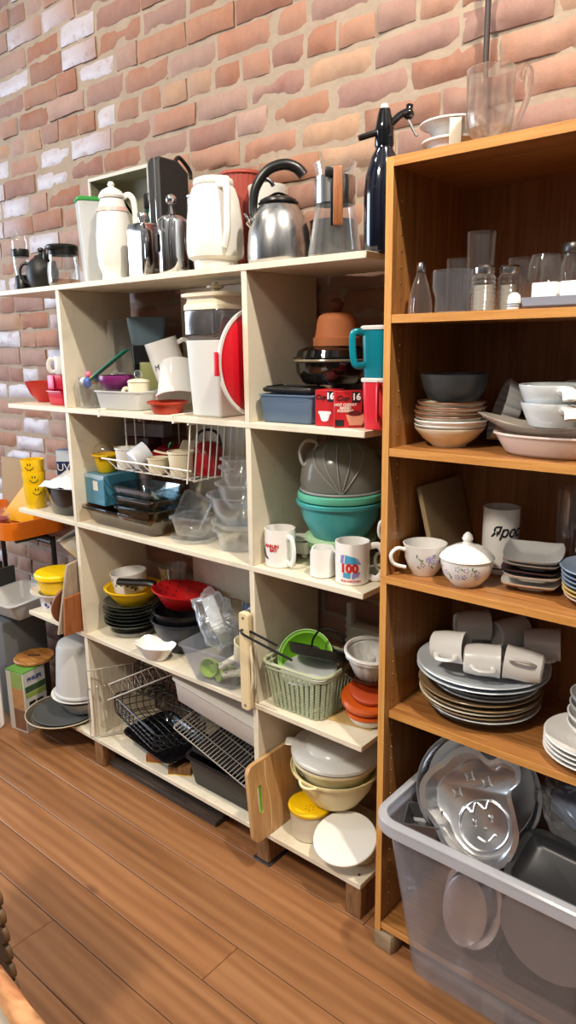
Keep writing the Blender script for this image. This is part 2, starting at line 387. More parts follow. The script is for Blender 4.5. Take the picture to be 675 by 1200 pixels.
def brick_wall():
    rng = random.Random(11); w = MB(); ph = .0735; z = -.02; row = 0
    while z < 3.05:
        hdr = row % 6 == 1
        x = -3.3+rng.uniform(0, .2)
        while x < 1.75:
            ln = rng.uniform(.095, .115) if hdr or rng.random() < .14 else rng.uniform(.195, .23)
            a, b = x, x+ln; g = .0105
            if b < -2.6 and z > 1.3: x += ln+g; continue
            nx = 9 if ln > .15 else 5; nz = 4; off = V((rng.uniform(0, 50), rng.uniform(0, 50), rng.uniform(0, 50)))
            zz = z+rng.uniform(-.003, .003); hh = ph-.011+rng.uniform(-.005, .004); dy = rng.uniform(-.004, .005)
            v = []; f = []
            for j in range(nz+3):
                for i in range(nx+3):
                    u = min(max((i-1)/nx, 0), 1); t = min(max((j-1)/nz, 0), 1); back = i in (0, nx+2) or j in (0, nz+2)
                    q = V((a+u*(b-a), 0, zz+t*hh)); nn = noise.noise_vector(q*28+off); n1 = noise.noise_vector(q*11+off)
                    e = min(u*(b-a), (1-u)*(b-a), t*hh, (1-t)*hh)
                    rn = .0085*max(0, 1-e/.010)
                    y = .299+dy+rn+.0022*nn.y+.0025*n1.y
                    if n1.x > .45 and e < .02: y += .006
                    q.x += nn.x*.0035+n1.x*.003; q.z += nn.z*.003+n1.z*.003
                    v.append((q.x, .317 if back else y, q.z))
            k = nx+3
            for j in range(nz+2):
                for i in range(nx+2): f.append((j*k+i, j*k+i+1, (j+1)*k+i+1, (j+1)*k+i))
            w.add(v, f); x = b+g
        z += ph; row += 1
    return w
mort = bsdf('lime_mortar', C(158, 141, 124), .9, var=.2, vs=18, bump=1., bs=70)
wl = ob('wall_back', brick_wall(), brick_material(), fix=False, ang=50); wl['kind'] = 'structure'
mo = MB()
for j in range(1):
    nx, nz = 150, 90; v = []; f = []
    for k in range(nz+1):
        for i in range(nx+1):
            q = V((-3.4+5.2*i/nx, 0, -.05+3.15*k/nz)); v.append((q.x, .3095+.003*noise.noise(q*25)+.002*noise.noise(q*60), q.z))
    for k in range(nz):
        for i in range(nx): a = k*(nx+1)+i; f.append((a, a+1, a+nx+2, a+nx+1))
    mo.add(v, f)
mt = part('mortar', mo, mort, wl, fix=False)
# floor of wide softwood planks running along the wall
def floor_material():
    m, nt, out = nm('plank_floor')
    p = N(nt, 'BsdfPrincipled', Roughness=.42); L(nt, p.outputs[0], out.inputs[0]); p.inputs['Coat Weight'].default_value = .12; p.inputs['Coat Roughness'].default_value = .3
    g = N(nt, 'NewGeometry'); tc = N(nt, 'TexCoord')
    cb = N(nt, 'CombineXYZ'); ws = N(nt, 'TexWhiteNoise', _noise_dimensions='1D'); L(nt, g.outputs['Random Per Island'], ws.inputs['W'])
    va = N(nt, 'VectorMath', _operation='MULTIPLY_ADD'); va.inputs[1].default_value = (9, 9, 9); L(nt, ws.outputs['Color'], va.inputs[0]); L(nt, tc.outputs['Object'], va.inputs[2])
    mp = N(nt, 'Mapping'); mp.inputs['Scale'].default_value = (.9, 9, 9); L(nt, va.outputs[0], mp.inputs['Vector'])
    n = N(nt, 'TexNoise', Scale=1.6, Detail=5., Roughness=.6, Distortion=.8); L(nt, mp.outputs[0], n.inputs['Vector'])
    wv = N(nt, 'TexWave', Scale=.9, Distortion=7., Detail=4.); wv.inputs['Detail Scale'].default_value = .8; wv.bands_direction = 'Y'; L(nt, mp.outputs[0], wv.inputs['Vector'])
    fn = N(nt, 'TexNoise', Scale=60., Detail=2.); mp2 = N(nt, 'Mapping'); mp2.inputs['Scale'].default_value = (.05, 1, 1); L(nt, va.outputs[0], mp2.inputs['Vector']); L(nt, mp2.outputs[0], fn.inputs['Vector'])
    ad = N(nt, 'Math', _operation='MULTIPLY_ADD'); ad.inputs[1].default_value = .2; L(nt, wv.outputs['Fac'], ad.inputs[0]); L(nt, n.outputs['Fac'], ad.inputs[2])
    a3 = N(nt, 'Math', _operation='MULTIPLY_ADD'); a3.inputs[1].default_value = .14; L(nt, fn.outputs['Fac'], a3.inputs[0]); L(nt, ad.outputs[0], a3.inputs[2])
    cr = N(nt, 'ValToRGB'); e = cr.color_ramp.elements; e[0].position = .3; e[0].color = C(116, 76, 46); e[1].position = .95; e[1].color = C(162, 114, 74)
    k = e.new(.62); k.color = C(141, 94, 57); L(nt, a3.outputs[0], cr.inputs[0])
    hs = N(nt, 'HueSaturation'); L(nt, cr.outputs[0], hs.inputs['Color'])
    mv = N(nt, 'MapRange'); mv.inputs['To Min'].default_value = .86; mv.inputs['To Max'].default_value = 1.1; L(nt, g.outputs['Random Per Island'], mv.inputs[0]); L(nt, mv.outputs[0], hs.inputs['Value'])
    # knots
    vo = N(nt, 'TexVoronoi', Scale=3.1, Randomness=1.); mp3 = N(nt, 'Mapping'); mp3.inputs['Scale'].default_value = (.7, 1.1, 1); L(nt, va.outputs[0], mp3.inputs['Vector']); L(nt, mp3.outputs[0], vo.inputs['Vector'])
    kn = N(nt, 'MapRange'); kn.inputs['From Min'].default_value = .02; kn.inputs['From Max'].default_value = .085; kn.inputs['To Min'].default_value = .75; kn.inputs['To Max'].default_value = 0; L(nt, vo.outputs['Distance'], kn.inputs[0])
    mx = N(nt, 'Mix', _data_type='RGBA'); mx.inputs['B'].default_value = C(84, 44, 20); L(nt, hs.outputs[0], mx.inputs['A']); L(nt, kn.outputs[0], mx.inputs['Factor'])
    L(nt, mx.outputs['Result'], p.inputs['Base Color'])
    b = N(nt, 'Bump', Strength=.12, Distance=.002); L(nt, a3.outputs[0], b.inputs['Height']); L(nt, b.outputs[0], p.inputs['Normal'])
    r2 = N(nt, 'MapRange'); r2.inputs['To Min'].default_value = .34; r2.inputs['To Max'].default_value = .6; L(nt, n.outputs['Fac'], r2.inputs[0]); L(nt, r2.outputs[0], p.inputs['Roughness'])
    return m
fl = MB(); rng = random.Random(5)
ys = [.32, .127, -.003, -.138, -.272, -.398, -.523]
while ys[-1] > -3.4: ys.append(ys[-1]-.13)
for i, (ya, yb) in enumerate(zip(ys, ys[1:])):
    cuts = {3: [-3.3, 1.9], 4: [-3.3, .255, 1.9], 5: [-3.3, -1.9, 1.9], 2: [-3.3, -1.6, 1.9], 6: [-3.3, -.2, 1.9]}.get(i) or [-3.3]+sorted(rng.uniform(-2.8, 1.6) for _ in range(1))+[1.9]
    for a, b in zip(cuts, cuts[1:]):
        if b-a > .05: fl.box(a+.0006, b-.0006, yb+.0011, ya-.0011, -.03, 0, b=.0016, n=1)
f = ob('floor', fl, floor_material(), ang=20); f['kind'] = 'structure'
sf = MB(); sf.box(-3.3, 1.9, -3.4, .32, -.05, -.004); part('subfloor', sf, bsdf('floor_gap_dirt', C(70, 46, 26), .9), f)
# ================================================================ CREAM SHELVING UNIT
def paint(name, col):
    m, nt, out = nm(name); p = N(nt, 'BsdfPrincipled', Roughness=.5); L(nt, p.outputs[0], out.inputs[0]); tc = N(nt, 'TexCoord')
    n = N(nt, 'TexNoise', Scale=7., Detail=8., Roughness=.7); L(nt, tc.outputs['Object'], n.inputs['Vector'])
    cr = N(nt, 'ValToRGB'); e = cr.color_ramp.elements; e[0].position = .25; e[0].color = tuple(c*.78 for c in col[:3])+(1,); e[1].position = .5; e[1].color = col
    L(nt, n.outputs['Fac'], cr.inputs[0]); L(nt, cr.outputs[0], p.inputs['Base Color'])
    b = N(nt, 'Bump', Strength=.12, Distance=.001); L(nt, n.outputs['Fac'], b.inputs['Height']); L(nt, b.outputs[0], p.inputs['Normal']); return m
PNT = paint('worn_cream_paint', C(222, 212, 190)); PNT2 = paint('dull_cream_paint', C(204, 192, 168))
Z1, Z2, Z3, Z4, Z5 = 1.7153, 1.3233, .9321, .5215, .1122
SU = th('shelving_unit', 'long cream painted shelving unit crowded with kitchenware against the brick wall', 'shelves', (-.35, .14, 0))
def at0(o): o.location = (.35, -.14, 0); return o
for z in (Z1, Z2, Z3, Z4, Z5):
    s = MB(); s.box(-1.1205, .4494, 0, .2865, z-.0162, z, b=.0015, n=1); at0(part('shelf', s, PNT, SU))
lv = [Z1, Z2, Z3, Z4, Z5]
for xa in (-.7561, .072):
    for a, b in zip(lv[1:], lv):
        s = MB(); s.box(xa, xa+.0175, .001, .286, a+.0002, b-.0164, b=.001, n=1); at0(part('upright', s, PNT, SU))
s = MB(); s.box(-.455, .07, .268, .280, Z5+.001, Z1-.018); at0(part('back_board', s, PNT2, SU))
for xa in (-.752, .066, .399):
    for y in (.004, .2):
        s = MB(); s.box(xa, xa+.05, y, y+.08, .006 if xa == .066 else .0005, Z5-.0164, b=.002, n=1); o = at0(part('foot', s, WBL, SU))
        if xa == .066:
            s = MB(); s.box(xa-.008, xa+.058, y-.006, y+.084, .0005, .006, b=.001, n=1); at0(part('foot_plate', s, DST, SU))
s = MB(); s.prism(el(.0035, n=12), Z5, Z5+.0012, T(.425, .03, 0)); at0(part('screw_head', s, DST, SU))
s = MB(); s.box(-.695, -.13, .024, .17, .0005, .022, b=.003, n=1)
solo('floor_plank', 'dark loose plank lying on the floor under the cream shelving unit', 'plank', s, wood('dirty_plank', C(40, 32, 26), C(60, 48, 38), C(84, 68, 54), 0, 3., .8))
# ================================================================ OAK BOOKCASE
OAKV = wood('oak_veneer_upright', C(122, 78, 38), C(150, 100, 52), C(172, 122, 70), 2, 1.6, .38, 26)
OAKH = wood('oak_veneer_shelf', C(128, 82, 40), C(156, 104, 56), C(178, 126, 72), 0, 1.6, .36, 26)
OAKB = wood('oak_veneer_back', C(128, 80, 40), C(148, 96, 50), C(162, 110, 62), 2, 1.4, .5, 20)
EDG = wood('oak_edge_band', C(186, 130, 66), C(204, 148, 80), C(216, 162, 92), 2, 2., .4, 20)
EDGH = wood('oak_edge_band_shelf', C(178, 120, 58), C(196, 138, 72), C(208, 152, 84), 0, 2., .4, 20)
B1, S2, S3, S4, S5, S6 = 1.881, 1.5766, 1.2962, 1.0052, .6631, .0777
BK = th('bookcase', 'tall oak veneer bookcase full of crockery, right of the cream shelves', 'bookcase', (.92, .12, 0))
def at1(o): o.location = (-.92, -.12, 0); return o
BX0, BX1, BY = .5233, 1.30, -.0408
for xa in (BX0, BX1-.0165):
    for za, zb in ((.051, S4-.0172), (S4+.0002, B1)):
        s = MB(); s.box(xa, xa+.0165, BY+.0008, .2845, za, zb); o = at1(part('side_panel', s, OAKV, BK))
        s = MB(); s.box(xa-.0002, xa+.0167, BY, BY+.0012, za, zb, b=.0003, n=1); e = part('edge_band', s, EDG, o)
        if xa == BX0:
            zz = za+.06; pin = None
            while zz < zb-.06:
                if pin is None:
                    s = MB(); s.lathe([(0, 0), (.0026, 0), (.0022, .0012), (0, .0012)], RY(90), 10)
                    pin = part('pin_socket', s, bsdf('brass_pin', C(190, 160, 110), .3, 1.), o)
                else: pin = pin.copy(); COL.objects.link(pin)
                pin.location = (BX0+.0166, BY+.037, zz); zz += .032
def oakshelf(z, xa, xb, ya, t=.017, nm_='shelf'):
    s = MB(); s.box(xa, xb, ya+.001, .2845, z-t, z); o = at1(part(nm_, s, OAKH, BK))
    s = MB(); s.box(xa, xb, ya, ya+.0012, z-t-.0001, z+.0001, b=.0003, n=1); part('edge_band', s, EDGH, o)
oakshelf(B1, BX0+.0167, BX1-.0167, BY, .0185, 'top_panel')
for z, d in ((S2, .001), (S3, .001), (S5, .0195)): oakshelf(z, BX0+.0172, BX1-.0172, BY+d)
oakshelf(S4, BX0, BX1, BY-.0004)
oakshelf(S6, BX0+.0167, BX1-.0167, BY+.002, .018, 'bottom_panel')
s = MB(); s.box(BX0, BX1, .2845, .2878, .055, B1); at1(part('back_panel', s, OAKB, BK))
bl = MB(); bl.prism([(-.028, -.04), (.022, -.046), (.03, -.03), (.03, .04), (-.028, .04)], 0, .0505, b=.003)
solo('wood_block', 'pale offcut block propping up the bookcase near left corner', 'block', bl, WBK, (.548, .0, 0), 4)
bl = MB(); bl.box(-.03, .03, -.04, .04, 0, .0505, b=.003)
solo('wood_block', 'pale offcut block under the bookcase, below the clear tub', 'block', bl, WBK, (.855, -.01, 0), -6)
s = MB(); s.tube([(0, 0, 0), (0, 0, .5), (.002, 0, 1.15)], .0065, 12); s.prism(rr(.012, .01, .004), -.0, .02)
solo('wall_conduit', 'thin dark conduit running down the brick wall behind the glass mug', 'conduit', s, bsdf('dark_conduit', C(52, 42, 40), .5), (.574, .276, B1))
# ================================================================ CAMERA AND LIGHT
cam = bpy.data.cameras.new('camera'); co = bpy.data.objects.new('camera', cam); COL.objects.link(co); SC.camera = co
cam.sensor_fit = 'VERTICAL'; cam.sensor_height = 36; cam.sensor_width = 36; cam.lens = 845.1444/1200*36; cam.clip_start = .02
ya, pi_, ro_ = rad(40.3473), rad(13.113), rad(-.8496)
F = V((-math.sin(ya)*math.cos(pi_), math.cos(ya)*math.cos(pi_), -math.sin(pi_))); R0 = V((math.cos(ya), math.sin(ya), 0)); U0 = R0.cross(F)
R2 = R0*math.cos(ro_)+U0*math.sin(ro_); U2 = -R0*math.sin(ro_)+U0*math.cos(ro_)
co.matrix_world = MX(((R2.x, U2.x, -F.x, 1.3793), (R2.y, U2.y, -F.y, -1.3693), (R2.z, U2.z, -F.z, 1.5202), (0, 0, 0, 1)))
def lamp(name, kind, loc, tgt, e, col, size=.1, spot=60, blend=.6, sy=None):
    d = bpy.data.lights.new(name, kind); d.energy = e; d.color = col
    if kind == 'AREA':
        d.size = size
        if sy: d.shape = 'RECTANGLE'; d.size_y = sy
    else: d.shadow_soft_size = size
    if kind == 'SPOT': d.spot_size = rad(spot); d.spot_blend = blend
    o = bpy.data.objects.new(name, d); COL.objects.link(o); o.location = loc
    o.rotation_euler = (V(tgt)-V(loc)).to_track_quat('-Z', 'Y').to_euler(); return o
WARM = (1., .9, .76); COOL = (.72, .84, 1.)
lamp('track_lamp_aisle', 'SPOT', (.35, -2.5, 3.65), (-.1, .1, 1.0), 420, WARM, .22, 84)
lamp('track_lamp_bookcase', 'SPOT', (1.65, -.62, 3.65), (.75, 0, 1.1), 320, WARM, .045, 80)
lamp('track_lamp_shelves', 'SPOT', (-.9, -1.1, 3.65), (-.7, .2, 1.6), 50, WARM, .06, 90)
lamp('shop_window', 'AREA', (-4.6, -2.2, 1.9), (-.6, .2, 1.5), 190, COOL, 2.2, sy=2.4)
w = bpy.data.worlds.new('shop_air'); SC.world = w; w.use_nodes = True
wt = w.node_tree; bg = wt.nodes['Background']; bg.inputs[1].default_value = 1.
tc = N(wt, 'TexCoord'); sx = N(wt, 'SeparateXYZ'); L(wt, tc.outputs['Generated'], sx.inputs[0])
cr = N(wt, 'ValToRGB'); e = cr.color_ramp.elements; e[0].position = 0.; e[0].color = (.06, .045, .035, 1); e[1].position = 1.; e[1].color = (.62, .58, .53, 1)
for ps, c in ((.42, (.08, .065, .055, 1)), (.5, (.15, .14, .13, 1)), (.7, (.34, .32, .3, 1))): k = e.new(ps); k.color = c
mr = N(wt, 'MapRange'); mr.inputs['From Min'].default_value = -1; L(wt, sx.outputs['Z'], mr.inputs[0]); L(wt, mr.outputs[0], cr.inputs[0])
# invented bright spots overhead and uneven tones, added for reflections in metal and glass
vo = N(wt, 'TexVoronoi', Scale=4.2, Randomness=.6); L(wt, tc.outputs['Generated'], vo.inputs['Vector'])
sp = N(wt, 'MapRange'); sp.inputs['From Min'].default_value = .16; sp.inputs['From Max'].default_value = .1; sp.inputs['To Min'].default_value = 0; sp.inputs['To Max'].default_value = 4.; L(wt, vo.outputs['Distance'], sp.inputs[0])
up = N(wt, 'MapRange'); up.inputs['From Min'].default_value = .05; up.inputs['From Max'].default_value = .3; L(wt, sx.outputs['Z'], up.inputs[0])
ml = N(wt, 'Math', _operation='MULTIPLY'); L(wt, sp.outputs[0], ml.inputs[0]); L(wt, up.outputs[0], ml.inputs[1])
mp = N(wt, 'Mapping'); mp.inputs['Scale'].default_value = (2.6, 2.6, .7); L(wt, tc.outputs['Generated'], mp.inputs['Vector'])
ns = N(wt, 'TexNoise', Scale=1.6, Detail=3.); L(wt, mp.outputs[0], ns.inputs['Vector'])
nr = N(wt, 'MapRange'); nr.inputs['From Min'].default_value = .38; nr.inputs['From Max'].default_value = .62; nr.inputs['To Min'].default_value = .25; nr.inputs['To Max'].default_value = 1.5; L(wt, ns.outputs['Fac'], nr.inputs[0])
ad = N(wt, 'Math', _operation='ADD'); L(wt, ml.outputs[0], ad.inputs[0]); L(wt, nr.outputs[0], ad.inputs[1])
L(wt, cr.outputs[0], bg.inputs[0]); L(wt, ad.outputs[0], bg.inputs[1])
SC.view_settings.view_transform = 'Standard'; SC.view_settings.look = 'None'; SC.view_settings.gamma = 1; SC.view_settings.use_curve_mapping = False
SC.view_settings.exposure = 0.
SC.cycles.max_bounces = 12; SC.cycles.transparent_max_bounces = 40; SC.cycles.caustics_reflective = False; SC.cycles.caustics_refractive = False
SC.cycles.sample_clamp_indirect = 4.; SC.cycles.use_denoising = True
# ================================================================ ON TOP OF THE CREAM SHELVES
def handle(pts, r, k=6, flat=None, up=None, M=None, mb=None):
    m = mb or MB(); m.tube(spl(pts, k), r, 10, M=M, flat=flat, up=up); return m
t = th('travel_press', 'small clear travel coffee press with black bands at left end of top shelf', 'coffee press', (-1.085, .085, Z1))
m = MB(); m.lathe([(0, 0), (.029, 0), (.03, .01), (.024, .05), (.02, .056), (0, .056)]); part('base', m, BPL, t)
m = MB(); m.cup([(0, .056), (.022, .056), (.027, .09), (.028, .15)], .0015); part('glass_body', m, GLT, t)
m = MB(); m.lathe([(0, .118), (.0295, .118), (.03, .122), (.03, .14), (.029, .144), (0, .144)]); part('band', m, BPL, t)
m = MB(); m.lathe([(.027, .145), (.027, .17), (.02, .196), (.008, .21), (0, .213)]); part('dome_lid', m, GLT, t)
t = th('teapot', 'round matte black teapot with knob lid and loop handle on top shelf', 'teapot', (-.985, .105, Z1), -30)
m = MB(); m.lathe([(0, 0), (.03, 0), (.042, .012), (.053, .04), (.055, .062), (.048, .088), (.034, .104), (.026, .108), (0, .108)]); part('body', m, bsdf('matte_black', C(22, 22, 22), .5), t)
m = MB(); m.lathe([(0, .1085), (.027, .1085), (.022, .116), (.009, .121), (.006, .127), (.011, .134), (.009, .141), (0, .144)]); part('lid', m, BPL, t)
part('handle', handle([(-.03, -.034, .088), (-.036, -.06, .092), (-.036, -.074, .07), (-.034, -.07, .042), (-.03, -.046, .026)], .0055), BPL, t)
part('spout', handle([(.035, .02, .04), (.058, .03, .062), (.07, .036, .092)], [.013-.0004*i for i in range(13)]), BPL, t)
t = th('coffee_carafe', 'round glass coffee carafe with flat black lid and handle on top shelf', 'carafe', (-.81, .075, Z1), -30)
m = MB(); m.cup([(0, 0), (.044, 0), (.052, .012), (.053, .05), (.047, .09), (.046, .112)], .0016); part('glass_bowl', m, GLT, t)
m = MB(); m.lathe([(.049, .1), (.0495, .112), (.046, .112), (.046, .1)]); m.lathe([(0, .112), (.05, .112), (.053, .117), (.053, .127), (.048, .132), (0, .132)]); part('lid', m, BPL, t)
part('handle', handle([(.03, -.036, .116), (.052, -.05, .112), (.056, -.056, .09), (.05, -.05, .074)], .006, flat=(.011, .004)), BPL, t)
m = MB(); m.lathe([(0, .003), (.043, .003), (.05, .014), (.05, .022), (0, .024)]); part('coffee', m, glass('brown_tint', (.75, .5, .36, 1), (.5, .3, .2, 1), .4), t)  # brown tinted layer in the bottom of the carafe
t = th('storage_canister', 'tall frosted plastic canister with green snap lid on top shelf', 'canister', (-.652, .08, Z1), -25)
m = MB(); m.tray(rr(.028, .028, .012), rr(.038, .038, .014), .246, .0015); part('body', m, FRC, t)
m = MB(); m.lathe([(0, .1), (.0355, .1), (.036, .102), (0, .104)]) if False else m.loft([[(x, y, .004) for x, y in rr(.0255, .0255, .011)], [(x, y, .12) for x, y in rr(.031, .031, .012)]]); part('contents', m, FRC, t)
m = MB(); m.prism(rr(.041, .041, .016), .243, .256, b=.003); part('lid', m, GLD, t)
t = th('thermal_carafe', 'slim white ceramic-look thermal carafe with pale pink band around shoulder', 'carafe', (-.52, .07, Z1), 38)
m = MB(); m.lathe([(0, 0), (.042, 0), (.044, .01), (.042, .018), (.052, .045), (.0555, .08), (.054, .13), (.047, .19), (.038, .226), (.034, .236), (0, .236)]); part('body', m, WPL, t)
m = MB(); m.lathe([(.0462, .1978), (.0438, .2095), (.0452, .2095), (.0472, .1978)], n=40); part('band', m, bsdf('pale_pink_band', C(226, 186, 178), .4), t)
m = MB(); m.lathe([(0, .2365), (.038, .2365), (.04, .243), (.03, .258), (.016, .266), (.008, .27), (.011, .276), (.007, .284), (0, .285)]); part('lid', m, WPL, t)
part('handle', handle([(.032, 0, .238), (.052, 0, .246), (.066, 0, .226), (.068, 0, .17), (.064, 0, .11), (.052, 0, .084)], .006, flat=(.009, .0055), up=(0, 1, 0)), WPL, t)
t = th('open_box', 'shallow olive-cream box standing on edge behind the white carafe, open side out', 'box', (-.63, .235, Z1))
m = MB(); m.tray(rr(.155, .172, .004, 2), rr(.155, .172, .004, 2), .1, .006, M=T(0, .05, .172) @ RX(90)); part('box_body', m, bsdf('olive_cream_card', C(150, 146, 124), .6), t)
m = MB()
for x0, x1, q0, q1 in ((-.157, .157, .336, .346), (-.157, .157, .0, .01), (-.157, -.147, .011, .335), (.147, .157, .011, .335)): m.box(x0, x1, -.056, -.0505, q0, q1)
part('rim', m, bsdf('pale_grey_trim', C(196, 192, 180), .5), t)
t = th('bottle', 'dark green bottle with black cap standing behind the chrome flask', 'bottle', (-.452, .165, Z1))
m = MB(); m.lathe([(0, 0), (.028, 0), (.03, .01), (.03, .15), (.026, .19), (.02, .21), (0, .21)]); part('body', m, bsdf('dark_green_glaze', C(8, 66, 56), .15, coat=.5), t)
m = MB(); m.lathe([(0, .2105), (.022, .2105), (.023, .216), (.023, .25), (.02, .254), (0, .254)]); part('cap', m, BPL, t)
t = th('chrome_flask', 'square polished chrome flask with screw neck, left of the ball-topped pot', 'flask', (-.372, .062, Z1), -4)
m = MB(); o = rr(.039, .033, .007); Z = lambda oo, z, k: [(x*k, y*k, z) for x, y in oo]
m.loft([Z(o, 0, .97), Z(o, .003, 1), Z(o, .138, 1), Z(o, .147, .93), Z(o, .151, .6)]); part('body', m, CHR, t)
m = MB(); m.lathe([(0, .151), (.012, .151), (.012, .158), (.015, .159), (.015, .176), (.013, .179), (0, .179)]); part('neck_cap', m, CHR, t)
t = th('chrome_pot', 'round chrome pot with ball-topped black lever and black grip on top shelf', 'pot', (-.254, .07, Z1), -40)
m = MB(); m.lathe([(0, 0), (.041, 0), (.043, .004), (.043, .14), (.04, .148), (.03, .156), (.016, .161), (0, .162)]); part('body', m, CHR, t)
m = MB(); m.lathe([(0, .16), (.013, .161), (.009, .172), (.007, .186), (0, .188)]); part('stem', m, BPL, t)
m = MB(); m.ball(.0155, (0, 0, .2), n=24); part('ball_knob', m, CHR, t)
m = MB(); m.prism(rr(.009, .026, .008), 0, .007, T(.012, -.042, .085) @ RX(90), b=.002); part('grip', m, DKG, t)
part('rear_handle', handle([(.02, .037, .14), (.02, .062, .14), (.02, .066, .09), (.02, .04, .06)], .006), STL, t)
t = th('machine_case', 'tall black hard case with chrome trim standing behind chrome pots', 'case', (-.347, .16, Z1))
m = MB(); m.prism([(-.05, 0), (-.05, .325), (-.042, .336), (.028, .334), (.066, .305), (.07, 0)], 0, .046, MX(((0, 0, -1, .0), (1, 0, 0, 0), (0, 1, 0, 0), (0, 0, 0, 1))), b=.004); part('shell', m, bsdf('black_leatherette', C(24, 24, 25), .55, bump=.4, bs=500), t)
for x in (-.045, -.018):
    m = MB(); m.box(x, x+.0045, -.0535, -.0495, .002, .332, b=.001); part('chrome_trim', m, CHR, t)
m = MB(); m.box(-.036, -.016, -.058, -.0537, .1, .125, b=.002); m.box(-.032, -.02, -.062, -.0575, .085, .118, b=.002); part('clasp', m, CHR, t)
part('handle', handle([(-.022, .03, .332), (-.022, .052, .35), (-.022, .09, .322), (-.022, .094, .296)], .006), BPL, t)
t = th('acrylic_box', 'small clear acrylic box half hidden behind the white plastic jug', 'box', (-.238, .185, Z1))
m = MB(); m.tray(rr(.05, .028, .004), rr(.05, .028, .004), .22, .003); part('body', m, CLP, t)
m = MB(); m.prism(rr(.052, .03, .005), .2205, .2285, b=.001); part('lid', m, CLP, t)
t = th('jug', 'big white plastic lidded jug with wide flat handle facing out', 'jug', (-.1, .085, Z1), -18)
m = MB(); m.lathe([(0, 0), (.055, 0), (.058, .004), (.06, .026), (.074, .034), (.077, .046), (.0775, .08), (.074, .13), (.067, .18), (.058, .208), (.05, .216), (0, .216)], n=48); part('body', m, WPL, t)
m = MB(); m.lathe([(0, .2165), (.053, .2165), (.055, .222), (.052, .231), (.04, .236), (0, .238)]); m.box(.02, .066, -.016, .016, .2185, .232, b=.005); part('lid', m, WPL, t)
m = MB(); m.tube(spl([(.05, -.012, .212), (.088, -.012, .21), (.1, -.012, .19), (.098, -.012, .14), (.095, -.012, .09), (.078, -.012, .056)], 6), .01, 12, flat=(.013, .008), up=(0, 1, 0)); part('handle', m, WPL, t)
m = MB(); m.lathe([(.0608, .0265), (.0618, .0285), (.0618, .031), (.0608, .032)], n=48); part('foot_groove', m, CPL, t)
t = th('waste_bin', 'ribbed brick-red plastic bin standing behind the white jug', 'bin', (-.128, .222, Z1))
m = MB(); m.cup([(0, 0), (.04, 0), (.042, .004), (.056, .262), (.059, .264), (.059, .272)], .002, flute=24, fa=.03, n=96); part('body', m, bsdf('brick_red_plastic', C(150, 62, 50), .5), t)
m = MB(); m.ring(.0595, .003, .266); part('rim', m, bsdf('brick_red_rim', C(166, 72, 56), .45), t)
m = MB(); m.cup([(0, 0), (.042, 0), (.044, .004), (.05, .21), (.052, .216), (.052, .222)], .002)
solo('beaker', 'plain frosted white plastic beaker behind the stainless kettle', 'beaker', m, FRW, (-.02, .21, Z1))
t = th('kettle', 'stainless steel dome kettle with thick curved black handle on top shelf', 'kettle', (.11, .105, Z1), 41)
m = MB(); m.lathe([(0, 0), (.074, 0), (.079, .005), (.081, .016), (.0805, .045), (.077, .08), (.067, .115), (.05, .141), (.042, .147), (0, .147)], n=56); part('body', m, STL, t)
m = MB(); m.lathe([(0, .1475), (.045, .1475), (.047, .151), (.046, .156), (.036, .162), (.012, .166), (0, .166)]); part('lid', m, BPL, t)
m = MB(); p = spl([(-.058, -.006, .1), (-.064, 0, .135), (-.056, 0, .186), (-.026, 0, .226), (.014, 0, .24), (.046, 0, .232), (.064, 0, .214)], 8); n = len(p)
m.tube(p, [.0105+.004*i/n for i in range(n)], 14); part('handle', m, BPL, t)
m = MB(); m.tube(spl([(-.03, 0, .208), (-.018, 0, .2), (-.012, 0, .19)], 4), .005, 8); part('thumb_catch', m, BPL, t)
m = MB(); m.tube([(-.062, 0, .098), (-.074, -.004, .11)], .013, 12); m.ring(.012, .003, 0, 20, 6, T(-.078, -.006, .113) @ RY(60)); part('handle_bracket', m, STL, t)
m = MB(); m.tube(spl([(-.02, .06, .1), (-.028, .085, .122), (-.034, .1, .14)], 4), [.017, .0165, .016, .0155, .015, .0145, .014, .0135, .013], 14); part('spout', m, STL, t)
m = MB(); m.tube(spl([(-.05, .0, .147), (0, -.006, .172), (.05, 0, .149)], 6), .004, 8, flat=(.007, .003)); part('lid_strap', m, BPL, t)
t = th('glass_jug', 'flared glass jug with steel collar and upright walnut handle on top shelf', 'jug', (.302, .085, Z1), -52)
m = MB(); m.cup([(0, 0), (.058, 0), (.064, .006), (.062, .02), (.05, .09), (.044, .128), (.043, .185), (.05, .208)], .002, n=56); part('glass_body', m, GLT, t)
m = MB(); m.cup([(.0445, .118), (.0475, .122), (.0475, .178), (.0455, .182)], .001); m = MB(); m.lathe([(.0448, .12), (.0478, .12), (.0478, .178), (.0448, .178)]+[(.0448, .12)], n=56); part('collar', m, STL, t)
m = MB(); m.box(.049, .062, -.024, -.004, .17, .19, b=.002); m.box(.049, .056, -.012, .0, .066, .19, b=.002); part('handle_mount', m, BPL, t)
m = MB(); m.box(.0565, .069, -.006, .016, .066, .19, b=.004); part('wooden_handle', m, WDO, t)
m = MB(); m.lathe([(0, .15), (.03, .15), (.038, .156), (.0385, .1755), (.03, .181), (.008, .182), (.008, .197), (0, .198)]); part('stopper', m, BPL, t)
m = MB(); m.cup([(0, 0), (.052, 0), (.056, .006), (.058, .105), (.06, .11)], .003)
solo('saucepan', 'dark pan standing behind the kettle and the glass jug', 'pan', m, DST, (.195, .22, Z1))
t = th('soda_siphon', 'glossy blue-black soda siphon with lever head beside the oak bookcase', 'soda siphon', (.436, .085, Z1), 40)
